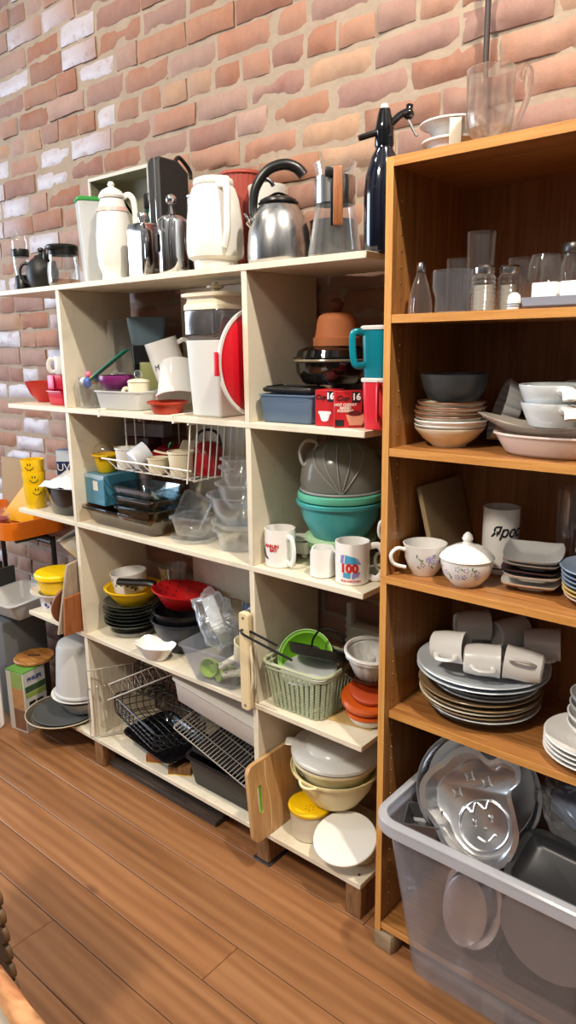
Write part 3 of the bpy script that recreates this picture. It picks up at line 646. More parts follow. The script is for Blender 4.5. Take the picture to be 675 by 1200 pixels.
m = MB(); m.lathe([(0, 0), (.04, 0), (.043, .006), (.0435, .13), (.04, .165), (.03, .198), (.02, .215), (.019, .222), (0, .222)], n=48); part('bottle_body', m, bsdf('midnight_enamel', C(10, 14, 30), .1, coat=.7), t)
m = MB(); m.lathe([(0, .2215), (.0205, .2215), (.0215, .226), (.0205, .25), (.0215, .256), (.019, .266), (.015, .286), (.012, .297), (0, .2975)]); part('head', m, BGL, t)
m = MB(); m.lathe([(0, .298), (.0085, .298), (.0085, .305), (.006, .307), (0, .307)]); part('cap', m, WPL, t)
m = MB(); m.tube([(-.012, 0, .252), (-.05, -.006, .24), (-.056, -.007, .238)], [.007, .0065, .006], 12); part('cartridge_holder', m, BGL, t)
m = MB(); m.tube(spl([(.01, 0, .262), (.03, 0, .282), (.05, .0, .292), (.054, 0, .304)], 4), .009, 12, flat=(.012, .008)); m.ball(.012, (.052, 0, .286)); part('lever', m, BGL, t)
m = MB(); m.tube(spl([(.05, 0, .28), (.06, -.004, .258), (.07, -.008, .24)], 4), .0035, 8); part('spout_tube', m, STL, t)
# on top of the oak bookcase
t = th('glass_mug', 'clear footed glass mug with curled handle on top of the oak bookcase', 'mug', (.7, .045, B1), 24)
m = MB(); m.cup([(0, 0), (.028, 0), (.031, .004), (.027, .012), (.03, .02), (.043, .034), (.0455, .06), (.0445, .1), (.046, .138)], .0028, n=48); part('bowl', m, GLM, t)
part('handle', handle([(.041, 0, .03), (.052, 0, .046), (.066, 0, .08), (.072, 0, .112), (.068, 0, .134), (.054, 0, .138), (.05, 0, .124), (.058, 0, .116)], .0062), GLM, t)
m = MB(); m.cup([(0, 0), (.036, 0), (.04, .004), (.052, .04), (.055, .046), (.066, .048), (.066, .052)], .0025); b0 = solo('ramekin', 'wide-rimmed white bowl on bookcase top, lower of the pair', 'bowl', m, POR, (.573, .14, B1), group='white bowls on the bookcase top')
m = MB(); m.cup([(0, 0), (.03, 0), (.034, .004), (.052, .026), (.06, .034), (.072, .0365), (.072, .04)], .0025); t = th('ramekin', 'wide-rimmed white bowl on bookcase top, upper of the pair', 'bowl', (.575, .14, B1+.047), -60, group='white bowls on the bookcase top'); part('bowl', m, POR, t)
m = MB(); m.box(.066, .07, -.012, .012, -.034, .0345, b=.001); part('paper_tag', m, bsdf('cream_tag', C(226, 216, 196), .6), t)
# ================================================================ OAK BOOKCASE, GLASS SHELF
t = th('oil_bottle', 'pear-shaped pressed-glass shaker with metal cap, leftmost on the glass shelf', 'shaker', (.585, .0, S2))
m = MB(); m.lathe([(0, 0), (.02, 0), (.0235, .003), (.0235, .012), (.021, .035), (.015, .06), (.009, .078), (.008, .083), (0, .083)], flute=9, fa=.06, n=54); part('glass_body', m, GLT, t)
m = MB(); m.lathe([(0, .083), (.009, .083), (.0098, .086), (.009, .095), (.006, .102), (0, .105)]); part('cap', m, CHR, t)
m = MB(); m.cup([(0, 0), (.034, 0), (.037, .004), (.036, .03), (.043, .05), (.0425, .083)], .0026, n=8)
solo('tumbler', 'squat faceted blue-tinted tumbler with thick base, left on the glass shelf', 'glass', m, GLB, (.648, .02, S2), 12, ang=20)
m = MB(); m.cup([(0, 0), (.022, 0), (.024, .004), (.028, .162)], .0016, flute=12, fa=.03, n=72)
solo('highball_glass', 'tallest clear ribbed glass behind the blue-tinted tumbler', 'glass', m, GLS, (.668, .1, S2))
m = MB(); m.cup([(0, 0), (.022, 0), (.024, .003), (.0245, .116)], .0016)
solo('water_glass', 'plain short clear glass behind the blue-tinted tumbler, left of tallest glass', 'glass', m, GLS, (.607, .12, S2))
for k, (x, y, lab) in enumerate(((.716, .018, 'ribbed glass shaker with metal screw cap, nearer of two, in front of tallest glass'), (.753, .055, 'ribbed glass shaker with metal screw cap, farther of two, behind the striped shaker'))):
    if k == 0:
        t = th('shaker', lab, 'shaker', (x, y, S2), 0, None, 'ribbed glass shakers'); sh0 = t
        m = MB(); pr = [(0, 0), (.022, 0)]
        for i in range(8): pr += [(.0238, .003+i*.0085), (.0215, .007+i*.0085)]
        m.lathe(pr+[(.019, .07), (0, .07)], n=32); part('glass_body', m, GLT, t)
        m = MB(); m.lathe([(0, .0702), (.0195, .0702), (.0205, .073), (.0205, .083), (.017, .087), (0, .088)]); part('metal_cap', m, STL, t)
        m = MB(); m.lathe([(0, .002), (.0185, .002), (.0185, .05), (0, .05)]); part('salt', m, bsdf('grey_salt', C(150, 146, 138), .9), t)
    else: dup(sh0, (x, y, S2), (0, 0, .4), lab)
for k, (x, y, r, h, lab) in enumerate(((.735, .16, .03, .11, 'plain clear glass at the back between the two ribbed shakers'), (.79, .2, .034, .112, 'wide clear glass at the back, right of the ribbed shakers'))):
    m = MB(); m.cup([(0, 0), (r*.8, 0), (r*.86, .004), (r, h)], .0016); solo('water_glass', lab, 'glass', m, GLS, (x, y, S2))
t = th('salt_shaker', 'tiny white domed shaker with dark stripes at the front of the glass shelf', 'shaker', (.797, -.02, S2))
m = MB(); m.lathe([(0, 0), (.0125, 0), (.013, .002), (.013, .016), (.011, .025), (.006, .03), (0, .031)]); part('body', m, POR, t)
for z in (.005, .009):
    m = MB(); m.lathe([(.013, z), (.0134, z), (.0134, z+.0016), (.013, z+.0016)]); part('stripe', m, bsdf('slate_stripe', C(70, 78, 104), .4), t)
m = MB(); m.tray(rr(.075, .024, .004), rr(.078, .026, .004), .02, .002); solo('caddy_tray', 'grey plastic tray holding two white cubes on the glass shelf', 'tray', m, bsdf('blue_grey_plastic', C(142, 146, 160), .5), (.892, -.005, S2))
for x, lab in ((.853, 'white square shaker in the grey tray, left one'), (.905, 'white square shaker in the grey tray, right one')):
    m = MB(); m.box(-.0225, .0225, -.02, .02, 0, .043, b=.002); solo('cube_shaker', lab, 'shaker', m, bsdf('bright_white_ceramic', C(240, 240, 238), .25), (x, -.004, S2+.0025), group='white square shakers')
t = th('brandy_glass', 'round clear brandy glass behind the white cubes', 'glass', (.8, .115, S2))
m = MB(); m.lathe([(0, 0), (.026, 0), (.026, .002), (.006, .006), (.005, .026), (.02, .04), (.034, .062), (.032, .09), (.026, .108), (.025, .108), (.03, .09), (.032, .062), (.018, .042), (0, .034)]); part('bowl', m, GLS, t)
m = MB(); m.lathe([(0, 0), (.026, 0), (.026, .002), (.006, .006), (.005, .026), (.02, .04), (.034, .062), (.032, .09), (.026, .108), (.025, .108), (.03, .09), (.032, .062), (.018, .042), (0, .034)]); t2 = solo('brandy_glass', 'round clear brandy glass at back right, beside the dark-lidded jar', 'glass', m, GLS, (.885, .17, S2))
t = th('spice_jar', 'clear jar with dark metal lid at back right of the glass shelf', 'jar', (.86, .105, S2))
m = MB(); m.cup([(0, 0), (.022, 0), (.024, .004), (.024, .085), (.02, .095), (.02, .104)], .002); part('glass_body', m, GLS, t)
m = MB(); m.lathe([(0, .105), (.022, .105), (.0235, .108), (.0235, .12), (.021, .124), (0, .124)]); part('lid', m, bsdf('gunmetal', C(96, 92, 92), .35, .8), t)
m = MB(); m.lathe([(0, 0), (.014, 0), (.017, .01), (.017, .03), (.012, .042), (0, .046)]); solo('figurine_shaker', 'small pale blue and white shaker at far right front of glass shelf', 'shaker', m, bsdf('powder_blue', C(170, 196, 222), .3), (.992, -.02, S2))
# ================================================================ OAK BOOKCASE, BOWL SHELF
def bowl(r, h, t=.003, foot=.5, lip=0):
    m = MB(); pr = [(0, 0), (r*foot, 0), (r*foot*1.04, .004), (r*.78, h*.45), (r*.93, h*.78), (r-lip, h-.002)]
    if lip: pr += [(r, h-.0015)]
    return m.cup(pr+[(r, h)], t, n=48)
bx, by = .626, .07; G = 'stacked shallow bowls'
solo('bowl', 'cream bowl at the very bottom of the shallow bowl stack', 'bowl', bowl(.076, .042, .0018), CRE, (bx, by, S3), group=G)
labs = ['white-edged grey bowl, second from bottom of the shallow stack', 'white-edged grey bowl, third from bottom of the shallow stack', 'brown-rimmed bowl, fourth from bottom of the shallow stack', 'brown-rimmed bowl, fifth from bottom of the shallow stack', 'brown-rimmed bowl, sixth from bottom of the shallow stack', 'brown-rimmed bowl at the top of the shallow stack, under the slate bowl']
for i, lb in enumerate(labs):
    z = S3+.0115+i*.0098; r = .077+.002*math.sin(i*2.3)-.0006*i
    t = th('bowl', lb, 'bowl', (bx+.003*math.sin(i*1.7), by+.002*math.cos(i*2.1), z), 0, None, G)
    part('bowl', bowl(r, .036, .0018), (GRYC, POR)[i % 2] if i < 2 else CRE, t)
    m = MB(); m.ring(r-.001, .0021, .0362, 48, 6); part('rim', m, POR if i < 2 else BRNC, t)
m = MB(); m.cup([(0, 0), (.05, 0), (.056, .005), (.066, .026), (.072, .052), (.073, .056)], .003, n=48)
solo('mixing_bowl', 'deep slate-grey bowl sitting on top of the shallow bowl stack', 'bowl', m, SLT, (bx+.008, by, S3+.0115+5*.0098+.0395))
m = MB(); m.cup([(0, 0), (.056, 0), (.058, .003), (.066, .034), (.067, .038)], .0028, flute=22, fa=.05, n=132)
solo('fluted_dish', 'grey fluted flan dish leaning on its edge behind the oval baker', 'dish', m, GRYC, (.735, .16, S3+.067), rot=(rad(72), rad(12), rad(-62)))
solo('bowl', 'white bowl at the back behind the shallow stack and fluted dish', 'bowl', bowl(.045, .05), POR, (.69, .235, S3))
m = MB(); m.tray(el(.092, .05, 48), el(.118, .07, 48), .044, .004, lip=.003)
OX, OY = .862, .05
solo('oval_baker', 'pinkish white oval baking dish at the bottom of right-hand pile', 'dish', m, PNKC, (OX, OY, S3))
m = MB(); o = []
for i in range(48):
    a = 2*PI*i/48; r = 1+.0; x = .135*math.cos(a)*(1 if math.cos(a) > 0 else 1.12); y = .058*math.sin(a)*(1-.35*max(0, -math.cos(a))); o.append((x, y))
m.loft([[(x*.6, y*.6, 0) for x, y in o], [(x*.95, y*.95, .01+.014*abs(x/.13)**2) for x, y in o], [(x, y, .014+.016*abs(x/.13)**2) for x, y in o], [(x*.92, y*.92, .014+.016*abs(x/.13)**2) for x, y in o], [(x*.6, y*.6, .004) for x, y in o]])
solo('leaf_dish', 'grey-tan leaf-shaped dish lying on the oval baker', 'dish', m, bsdf('putty_glaze', C(170, 160, 148), .3, coat=.3), (OX-.006, OY+.004, S3+.0445), 5)
hb = None
for z, dx, lab in ((.06, 0, 'milk-white handled bowl, lower of the stacked pair'), (.0945, -.006, 'milk-white handled bowl, upper of the stacked pair')):
    if hb is None:
        hb = th('handled_bowl', lab, 'bowl', (OX+.004+dx, OY, S3+z), -55, None, 'handled soup bowls')
        m = MB(); m.cup([(0, 0), (.05, 0), (.053, .004), (.064, .03), (.0685, .042), (.0685, .046)], .0035, n=48); part('bowl', m, bsdf('milk_glass', C(214, 220, 222), .15, coat=.5), hb)
        m = MB(); m.tube(spl([(.064, 0, .034), (.082, .0, .038), (.1, .0, .034), (.106, 0, .022)], 4), [.009]*3+[.011]*8+[.012, .01], 12, flat=(.014, .0085)); part('lug_handle', m, bsdf('milk_glass_lug', C(232, 230, 224), .15, coat=.5), hb)
    else: dup(hb, (OX+.004+dx, OY, S3+z), (0, 0, rad(-55)), lab)
m = MB(); m.cup([(0, 0), (.056, 0), (.06, .005), (.07, .09), (.072, .1)], .004)
solo('casserole', 'plain putty-coloured pot at the back under the terracotta plate', 'pot', m, TANC, (.86, .195, S3))
m = MB(); m.cup([(0, 0), (.05, 0), (.055, .002), (.074, .009), (.075, .013)], .003)
solo('plate', 'terracotta-rimmed plate resting on the putty pot at back', 'plate', m, TER2, (.858, .195, S3+.1005))
t = th('lidded_dish', 'tan stoneware dish with wavy edge and square lug on terracotta plate', 'dish', (.858, .19, S3+.107), 4)
m = MB(); o = el(.072, .05, 48); m.loft([[(x*.75, y*.75, 0) for x, y in o], [(x*.95, y*.95, .014) for x, y in o], [(x*(1+.16*(x < -.03)), y, .028+.010*math.cos(x*60)) for x, y in o], [(x*.9, y*.9, .026+.008*math.cos(x*60)) for x, y in o], [(x*.6, y*.6, .01) for x, y in o]]); part('dish', m, TANC, t)
m = MB(); m.box(-.014, .022, -.062, -.044, .012, .024, b=.004); part('lug', m, bsdf('pale_stoneware', C(190, 184, 166), .3), t)
# ================================================================ OAK BOOKCASE, CUP SHELF
m = MB(); m.prism(rr(.096, .1, .006), -.006, .006, b=.002)
solo('cutting_board', 'tan chopping board leaning on the left side of the cup shelf', 'board', m, bsdf('tan_board', C(150, 128, 96), .55, var=.06), (.573, .175, S4+.0955), rot=(0, rad(-105), 0))
def floral(mb_l, mb_g, R, zs, angs, rng, n=16, s=.004):
    for i in range(n):
        a = rng.uniform(*angs); z = rng.uniform(*zs); b = mb_l if i % 2 else mb_g
        if i % 2:
            for k in range(5): wrap_patch(b, R, a+.0045*math.cos(k*1.257)/R(z) if callable(R) else a+.0045*math.cos(k*1.257)/R, z+.0045*math.sin(k*1.257), s*.55, s*.45, k*1.257)
        else: wrap_patch(b, R, a, z, s*1.5, s*.5, rng.uniform(0, 3))
rg = random.Random(3)
t = th('teacup', 'white teacup with small floral print, handle to the left, on the cup shelf', 'cup', (.597, .03, S4))
cp = [(0, 0), (.027, 0), (.029, .004), (.038, .018), (.046, .04), (.0485, .066), (.05, .072)]
m = MB(); m.cup(cp, .0026, n=48); part('bowl', m, POR, t)
def prof_r(cp):
    def f(z):
        for (r0, z0), (r1, z1) in zip(cp[1:], cp[2:]):
            if z0 <= z <= z1: return r0+(r1-r0)*(z-z0)/max(1e-6, z1-z0)
        return cp[-1][0]
    return f
part('handle', handle([(-.028, -.036, .058), (-.04, -.052, .064), (-.05, -.064, .05), (-.046, -.058, .028), (-.028, -.037, .018)], .0045), POR, t)
a, b = MB(), MB(); floral(a, b, prof_r(cp), (.024, .056), (.1, 1.3), rg, 14, .0032); part('print_lilac', a, INKL, t); part('print_leaf', b, INKG, t)
t = th('sugar_bowl', 'white lidded sugar bowl with floral print and pointed knob on the cup shelf', 'bowl', (.705, .02, S4))
cp = [(0, 0), (.03, 0), (.034, .004), (.05, .024), (.0555, .046), (.0565, .058)]
m = MB(); m.cup(cp, .003, n=48); part('bowl', m, POR, t)
m = MB(); m.lathe([(0, .0585), (.0575, .0585), (.059, .061), (.056, .066), (.044, .078), (.024, .088), (.012, .091), (.0085, .095), (.012, .102), (.009, .11), (.003, .116), (0, .1165)], n=48); part('lid', m, POR, t)
a, b = MB(), MB(); floral(a, b, prof_r(cp), (.02, .05), (-1.0, .9), rg, 20, .0030); part('print_lilac', a, INKL, t); part('print_leaf', b, INKG, t)
t = th('tall_mug', 'tall white mug with black Cyrillic script behind the sugar bowl', 'mug', (.722, .15, S4), 33)
m = MB(); m.cup([(0, 0), (.038, 0), (.0405, .003), (.0405, .149), (.0405, .151)], .003, n=48); part('body', m, MUGW, t)
text('Ярос', .033, INK, t, T(0, 0, .1) @ RZ(10), 'script', R=.0406, shear=.35, sx=.88, bold=.0009)
m = MB(); m.lathe([(.0408, .014), (.0411, .0145), (.0411, .0165), (.0408, .017)], n=48); part('base_stripe', m, INK, t)
part('handle', handle([(.02, .035, .12), (.03, .06, .12), (.034, .068, .075), (.03, .06, .034), (.02, .035, .034)], .005), MUGW, t)
solo('saucer', 'small white saucer behind the square plates', 'saucer', bowl(.05, .018), POR, (.797, .2, S4))
m = MB(); m.cup([(0, 0), (.027, 0), (.03, .004), (.031, .1), (.034, .2)], .0018)
solo('highball_glass', 'tall clear glass at the back of the cup shelf', 'glass', m, GLS, (.862, .2, S4))
m = MB(); m.cup([(0, 0), (.03, 0), (.032, .004), (.036, .13)], .0018)
solo('water_glass', 'shorter clear glass at the back of the cup shelf, right of tall glass', 'glass', m, GLS, (.94, .235, S4))
def sqplate(r, h, curl, t=.003):
    m = MB(); n = 20; up = []; lo = []
    for j in range(n+1):
        for i in range(n+1):
            x, y = 2*i/n-1, 2*j/n-1; k = 1-.12*(abs(x*y)**2)
            d = max(abs(x), abs(y)); z = h*max(0, (d-.45)/.55)**1.3+curl*max(0, abs(x))**3
            up.append((x*r*k, y*r*k, z+t)); lo.append((x*r*k*.985, y*r*k*.985, z))
    k = n+1; f = []
    for j in range(n):
        for i in range(n): a = j*k+i; f += [(a, a+1, a+k+1, a+k)]
    e = [i for i in range(k)]+[j*k+n for j in range(1, k)]+[n*k+i for i in range(n-1, -1, -1)]+[j*k for j in range(n-1, 0, -1)]
    nn = len(up); F = f+[tuple(q+nn for q in reversed(p)) for p in f]
    for p, q in zip(e, e[1:]+e[:1]): F.append((p, p+nn, q+nn, q))
    m.add(up+lo, F); m.prism(rr(r*.45, r*.45, r*.2), -.004, .001); return m
G = 'square plates'; px_, py_ = .826, .085
for i, (z, mm, lb, h, c, r) in enumerate(((.0045, POR, 'white square plate at the bottom of the square stack', .014, 0, .061), (.0235, POR, 'white square plate just under the plum one', .013, .003, .061), (.0375, PUR, 'dark plum square plate in the middle of the square stack', .01, 0, .061), (.049, GRYC, 'grey-white square plate just above the plum one', .013, .002, .061), (.0605, GRYC, 'grey-white upturned square dish on top of the square stack', .016, .004, .061))):
    solo('square_plate', lb, 'plate', sqplate(r, h, c), mm, (px_+.002*(i % 2), py_, S4+z), rot=(rad(6 if i == 4 else 0), 0, rad(12+4*math.sin(i*2))), group=G, ang=50)
def plate(r, h, t=.0032, n=56, wide=.62):
    m = MB(); return m.cup([(0, 0), (r*.52, 0), (r*.56, .0025), (r*.66, .005), (r*.98, h-.002), (r, h)], t, n=n)
rx, ry = .979, .075; G = 'plates under the blue bowls'
for i, (mm, lb, r) in enumerate(((PNKC, 'pinkish plate at the bottom of the right-hand blue stack', .078), (YELC, 'pale yellow plate, second from bottom of the blue stack', .082), (YELC, 'pale yellow plate, third from bottom of the blue stack', .083), (BLUC, 'pale blue plate, lowest blue one of the right-hand stack', .084), (BLUC, 'pale blue plate, second lowest blue one of the right-hand stack', .085), (BLUC, 'pale blue plate, third lowest blue one of the right-hand stack', .086))):
    solo('plate', lb, 'plate', plate(r, .017), mm, (rx, ry, S4+i*.0092), group=G)
solo('plate', 'wide pale blue plate directly under the blue bowls', 'plate', plate(.09, .02), BLUC, (rx, ry, S4+6*.0092), group=G)
for i in range(3):
    solo('bowl', ('lowest', 'middle', 'topmost')[i]+' of the three pale blue bowls on the plate stack', 'bowl', bowl(.066, .042, .0032), (BLUC, BLUC, bsdf('blue_grey_white_glaze', C(172, 182, 196), .25, coat=.3))[i], (rx+.004, ry, S4+.0652+i*.0145), group='pale blue bowls')
# ================================================================ OAK BOOKCASE, PLATE SHELF
X5, Y5 = .704, .127
tanp = bsdf('tan_plate_glaze', C(150, 124, 92), .25, coat=.3); drk = bsdf('dark_brown_plate', C(70, 52, 40), .3, coat=.3); greyp = bsdf('warm_grey_plate', C(150, 146, 140), .25, coat=.3)
G = 'dinner plates under the lying mugs'
z = S5
seq = [(drk, .128, .021, 'dark brown dinner plate at the very bottom of the big stack'), (POR, .134, .021, 'white-edged dinner plate, second from the bottom of big stack'), (tanp, .138, .022, 'tan dinner plate, third from the bottom of big stack'), (CRE, .14, .022, 'cream-edged dinner plate, fourth from the bottom of big stack'), (tanp, .142, .022, 'tan dinner plate, fifth from the bottom of big stack'), (tanp, .143, .023, 'tan dinner plate, uppermost tan one, slid to the left')]
for i, (mm, r, h, lb) in enumerate(seq): solo('dinner_plate', lb, 'plate', plate(r, h), mm, (X5-.004*(i > 2)+.003*math.sin(i*2), Y5+.002*math.cos(i), z), group=G); z += .0102
seq = [(POR, .124, .02, 'white smaller plate above the tan ones, lowest white in big stack'), (greyp, .125, .02, 'grey plate above the lowest white one in big stack'), (greyp, .126, .02, 'darker grey plate third under the white oval platters')]
for i, (mm, r, h, lb) in enumerate(seq): solo('dinner_plate', lb, 'plate', plate(r, h), mm, (X5+.008, Y5, z), group=G); z += .0098
z += .001
pb = bsdf('platter_blue_white', C(206, 212, 218), .2, coat=.4)
for i, lb in enumerate(('white platter, lower of the two under the lying mugs', 'white platter, upper of the two with mugs lying on it')):
    solo('platter', lb, 'plate', plate(.153, .022), pb, (X5+.002, Y5-.002, z), group=G); z += .0115
ZP = z-.0115+.0035
def mugset(labels):
    t0 = None; o = []
    for lb, loc, roll, az, tilt in labels:
        # lying mug: axis level, pointing along az, rolled about its own axis
        R = (MX.Rotation(rad(az), 4, 'Z') @ MX.Rotation(rad(90+tilt), 4, 'Y') @ MX.Rotation(rad(roll), 4, 'Z')).to_euler()
        if t0 is None:
            t0 = th('mug', lb, 'mug', loc, 0, R, 'white mugs lying on the platters')
            m = MB(); m.cup([(0, .003), (.026, .003), (.028, 0), (.032, .003), (.036, .03), (.0365, .068), (.038, .076), (.0385, .08)], .0028, n=44); part('body', m, MUGW, t0)
            part('handle', handle([(.034, 0, .064), (.052, 0, .066), (.058, 0, .05), (.054, 0, .03), (.034, 0, .018)], .0045, flat=(.006, .0035), up=(0, 1, 0)), MUGW, t0)
        else: dup(t0, loc, R, lb)
r = .0385; zz = ZP+r+.010
mugset([('lying white mug at front left, mouth to the right', (.618, .045, zz+.012), -80, 8, -6),
        ('lying white mug at front middle with handle facing out', (.695, .046, zz), -88, 25, 0),
        ('lying white mug at front right, base to the right, handle out', (.862, .088, zz+.006), 120, 195, -4),
        ('lying white mug at the back left, base towards the viewer', (.612, .165, zz+.02), 50, 40, 0),
        ('lying white mug at the back middle, base towards the viewer', (.70, .2, zz+.006), 0, 60, 0),
        ('lying white mug at back right, mouth to the right', (.775, .195, zz+.008), -70, 20, -4)])
G = 'small plates at bottom right'
qx, qy = .984, .075
for i in range(4): solo('side_plate', ('lowest', 'second', 'third', 'uppermost')[i]+' of the four white side plates at right of plate shelf', 'plate', plate(.102, .02), POR, (qx, qy, S5+i*.0105), group=G)
for i in range(4): solo('bowl', ('lowest', 'second', 'third', 'uppermost')[i]+' of the white bowls stacked on the right-hand side plates', 'bowl', bowl(.066-.003*(i > 1), .044, .0035), POR if i < 2 else GRYC, (qx+.006, qy+.006, S5+.0365+i*.021), group='white bowls on the side plates')
# ================================================================ THE CLEAR TUB OF CAKE TINS
TX0, TX1, TY0, TY1, TZ, TH = .600, 1.12, -.148, .185, S6, .402
cx, cy, hx, hy = (TX0+TX1)/2, (TY0+TY1)/2, (TX1-TX0)/2, (TY1-TY0)/2
t = th('storage_tub', 'large translucent plastic tub full of baking tins, jutting out of the bookcase', 'tub', (cx, cy, TZ+.0005))
o1 = rr(hx, hy, .045, 8); o0 = rr(hx-.068, hy-.022, .04, 8); m = MB(); m.tray(o0, o1, TH, .0025); part('walls', m, FRB, t)
m = MB(); f2 = lambda d, z: [(x, y, z) for x, y in rr(hx+d, hy+d, .045+d, 8)]
m.loft([f2(.001, TH-.034), f2(.016, TH-.034), f2(.02, TH-.03), f2(.02, TH-.004), f2(.016, TH), f2(.0005, TH), f2(.0005, TH-.004), f2(.013, TH-.006), f2(.013, TH-.03), f2(.001, TH-.03)], cap0=False, cap1=False, closed=True); part('rim', m, frost('frosted_tub_rim', C(232, 234, 240), .55, .3, .35, .08), t)
m = MB(); m.box(.06, .17, -hy+.004, -hy+.0055, .075, .085); 
def inside(name, lb, cat, mb, mm, loc, rot, parent=None, **k): return solo(name, lb, cat, mb, mm, loc, rot=tuple(rad(a) for a in rot), group=k.pop('group', None), **k)
# big round tin standing at the back left of the tub
def tin(r, h, t=.0016, lip=.006, n=64):
    m = MB(); return m.cup([(0, 0), (r*.93, 0), (r*.95, .003), (r, h-.002), (r+lip, h-.0015), (r+lip, h)], t, n=n)
inside('round_cake_tin', 'shiny deep round cake tin standing on edge at left back of tub', 'cake tin', tin(.135, .06), ALU, (.735, .08, .485), (68, -14, 24))
# the novelty tin: wavy outline, simple embossed smiling face
t = th('novelty_cake_tin', 'shiny wavy-edged novelty cake tin with embossed smiling face, on top in tub', 'cake tin', (.775, -.005, .492), rot=tuple(rad(a) for a in (60, -30, 16)))
key = [(.0, .125), (.045, .12), (.07, .085), (.1, .085), (.128, .062), (.12, .03), (.094, .014), (.088, -.03), (.078, -.075), (.04, -.112), (-.01, -.118), (-.055, -.1), (-.086, -.055), (-.095, -.01), (-.112, .03), (-.102, .075), (-.07, .1), (-.035, .11)]
ol = [(q.x, q.y) for q in spl([(x, y, 0) for x, y in key], 5, True)]
S = lambda k, z, d=0: [(x*k, y*k, z) for x, y in ol]
m = MB(); m.loft([S(.8, 0), S(.86, .002), S(.95, .042), S(1.05, .044), S(1.05, .0455), S(.935, .0445), S(.845, .004), S(.79, .0018)]); part('tin', m, ALU, t, ang=50)
m = MB()
def emb(p, r=.0026, closed=False): m.tube(spl([(x, y, .0028) for x, y in p], 5, closed), r, 8, closed)
emb([(.058*math.cos(a*.3+.0)+.0, .052*math.sin(a*.3)-.035) for a in range(21)], .003, True)
part('face_outline', m, ALU, t); m = MB()
emb([(-.022, -.055), (-.004, -.068), (.018, -.058)], .0028); part('smile', m, ALU, t)
for sx in (-.02, .02):
    m = MB(); m.lathe([(0, .006), (.004, .005), (.006, .0018), (.006, .001)], T(sx, -.024, 0) @ MX.Diagonal((1, 1.5, 1, 1)), 14); part('eye', m, ALU, t)
m = MB(); m.lathe([(0, .006), (.003, .005), (.0045, .001)], T(0, -.042, 0), 12); part('nose', m, ALU, t)
m = MB(); emb([(-.05, -.002), (-.03, .012), (-.018, -.004), (-.002, .014), (.014, -.004), (.03, .012), (.05, -.004)], .003); part('fringe', m, ALU, t)
for (sx, sy) in ((-.04, .045), (.0, .07), (.035, .05)):
    m = MB(); m.tube([(sx+.013*math.cos(i*PI/4)*(1 if i % 2 else .5), sy+.013*math.sin(i*PI/4)*(1 if i % 2 else .5), .0028) for i in range(8)], .0024, 8, True); part('embossed_star', m, ALU, t)
# tins in the tub, seen through its wall
m = MB(); f = lambda k, z: [(x*k, y*k, z) for x, y in el(.066, .116, 48)]
m.loft([f(.75, 0), f(.84, .004), f(.95, .038), f(1.1, .04), f(1.1, .0415), f(.93, .04), f(.82, .006), f(.74, .002)])
inside('oval_cake_tin', 'oval shiny cake tin standing on end against tub front', 'cake tin', m, ALU, (.768, -.05, .245), (-92, 8, -4))
inside('round_cake_tin', 'big dark-grey round tin standing on edge inside tub front right', 'cake tin', tin(.118, .04), bsdf('dull_tin', C(150, 146, 146), .4, .8), (.955, -.02, .272), (-94, 0, 2))
m = MB(); m.cup([(.022, .05), (.024, .004), (.03, 0), (.06, 0), (.07, .006), (.078, .05)], .0016, flute=8, fa=.05, n=96)
inside('ring_mould', 'small fluted ring mould at the bottom left of the tub', 'mould', m, ALU, (.74, .09, .16), (70, 0, 60))
m = MB(); m.tray(rr(.09, .06, .02), rr(.1, .07, .025), .05, .0016, lip=.008)
inside('loaf_tin', 'dark loaf tin lying low in the tub at front right', 'cake tin', m, DST, (.935, .055, .088), (0, 0, 2))
m = MB(); m.tray(rr(.035, .03, .003, 2), rr(.04, .034, .004, 2), .045, .0012, lip=.003)
inside('square_tin', 'small grey square tin tucked in the left corner of tub', 'cake tin', m, bsdf('grey_tin', C(120, 120, 122), .35, .8), (.662, -.05, .41), (8, -4, 20))
m = MB(); m.tray(rr(.09, .06, .02, 6), rr(.1, .07, .025, 6), .028, .0018, lip=.012)
r0 = th('baking_tray', 'dark non-stick tray with wavy handle edge at right of tub', 'baking tray', (.985, -.035, .425), rot=tuple(rad(a) for a in (14, 3, 0)))
part('tray', m, DST, r0); m = MB(); m.tube(spl([(-.1, -.076, .0285), (-.05, -.072, .0285), (-.02, -.079, .0285), (.04, -.071, .0285), (.1, -.076, .0285)], 6), .002, 6); part('embossed_wave', m, ALU, r0)
m = MB(); m.lathe([(0, .0285), (.005, .0285), (.005, .0295), (0, .0298)], T(-.07, -.076, 0), 14); part('rivet', m, ALU, r0)
m = MB(); m.tray(rr(.11, .06, .01, 4), rr(.12, .068, .014, 4), .05, .0016, lip=.006)
inside('roasting_tin', 'shiny rectangular tin slanting down at the middle of the tub', 'cake tin', m, ALU, (.955, .1, .33), (4, -3, 0))
def crumple(w, d, h, seed, amp=.25, n=16):
    m = MB(); rg = random.Random(seed); off = V((seed*3.1, 1.7, .3)); v = []; f = []
    for j in range(n+1):
        ph = PI*j/n
        for i in range(2*n):
            a = PI*i/n; q = V((math.cos(a)*math.sin(ph), math.sin(a)*math.sin(ph), math.cos(ph)))
            k = 1+amp*noise.noise(q*2.3+off)+amp*.6*abs(noise.noise(q*5+off))
            q = V((math.copysign(abs(q.x)**.6, q.x), math.copysign(abs(q.y)**.6, q.y), math.copysign(abs(q.z)**.7, q.z)))*k
            v.append((q.x*w, q.y*d, q.z*h))
    for j in range(n):
        for i in range(2*n): f.append((j*2*n+i, j*2*n+(i+1) % (2*n), (j+1)*2*n+(i+1) % (2*n), (j+1)*2*n+i))
    return m.add(v, f)
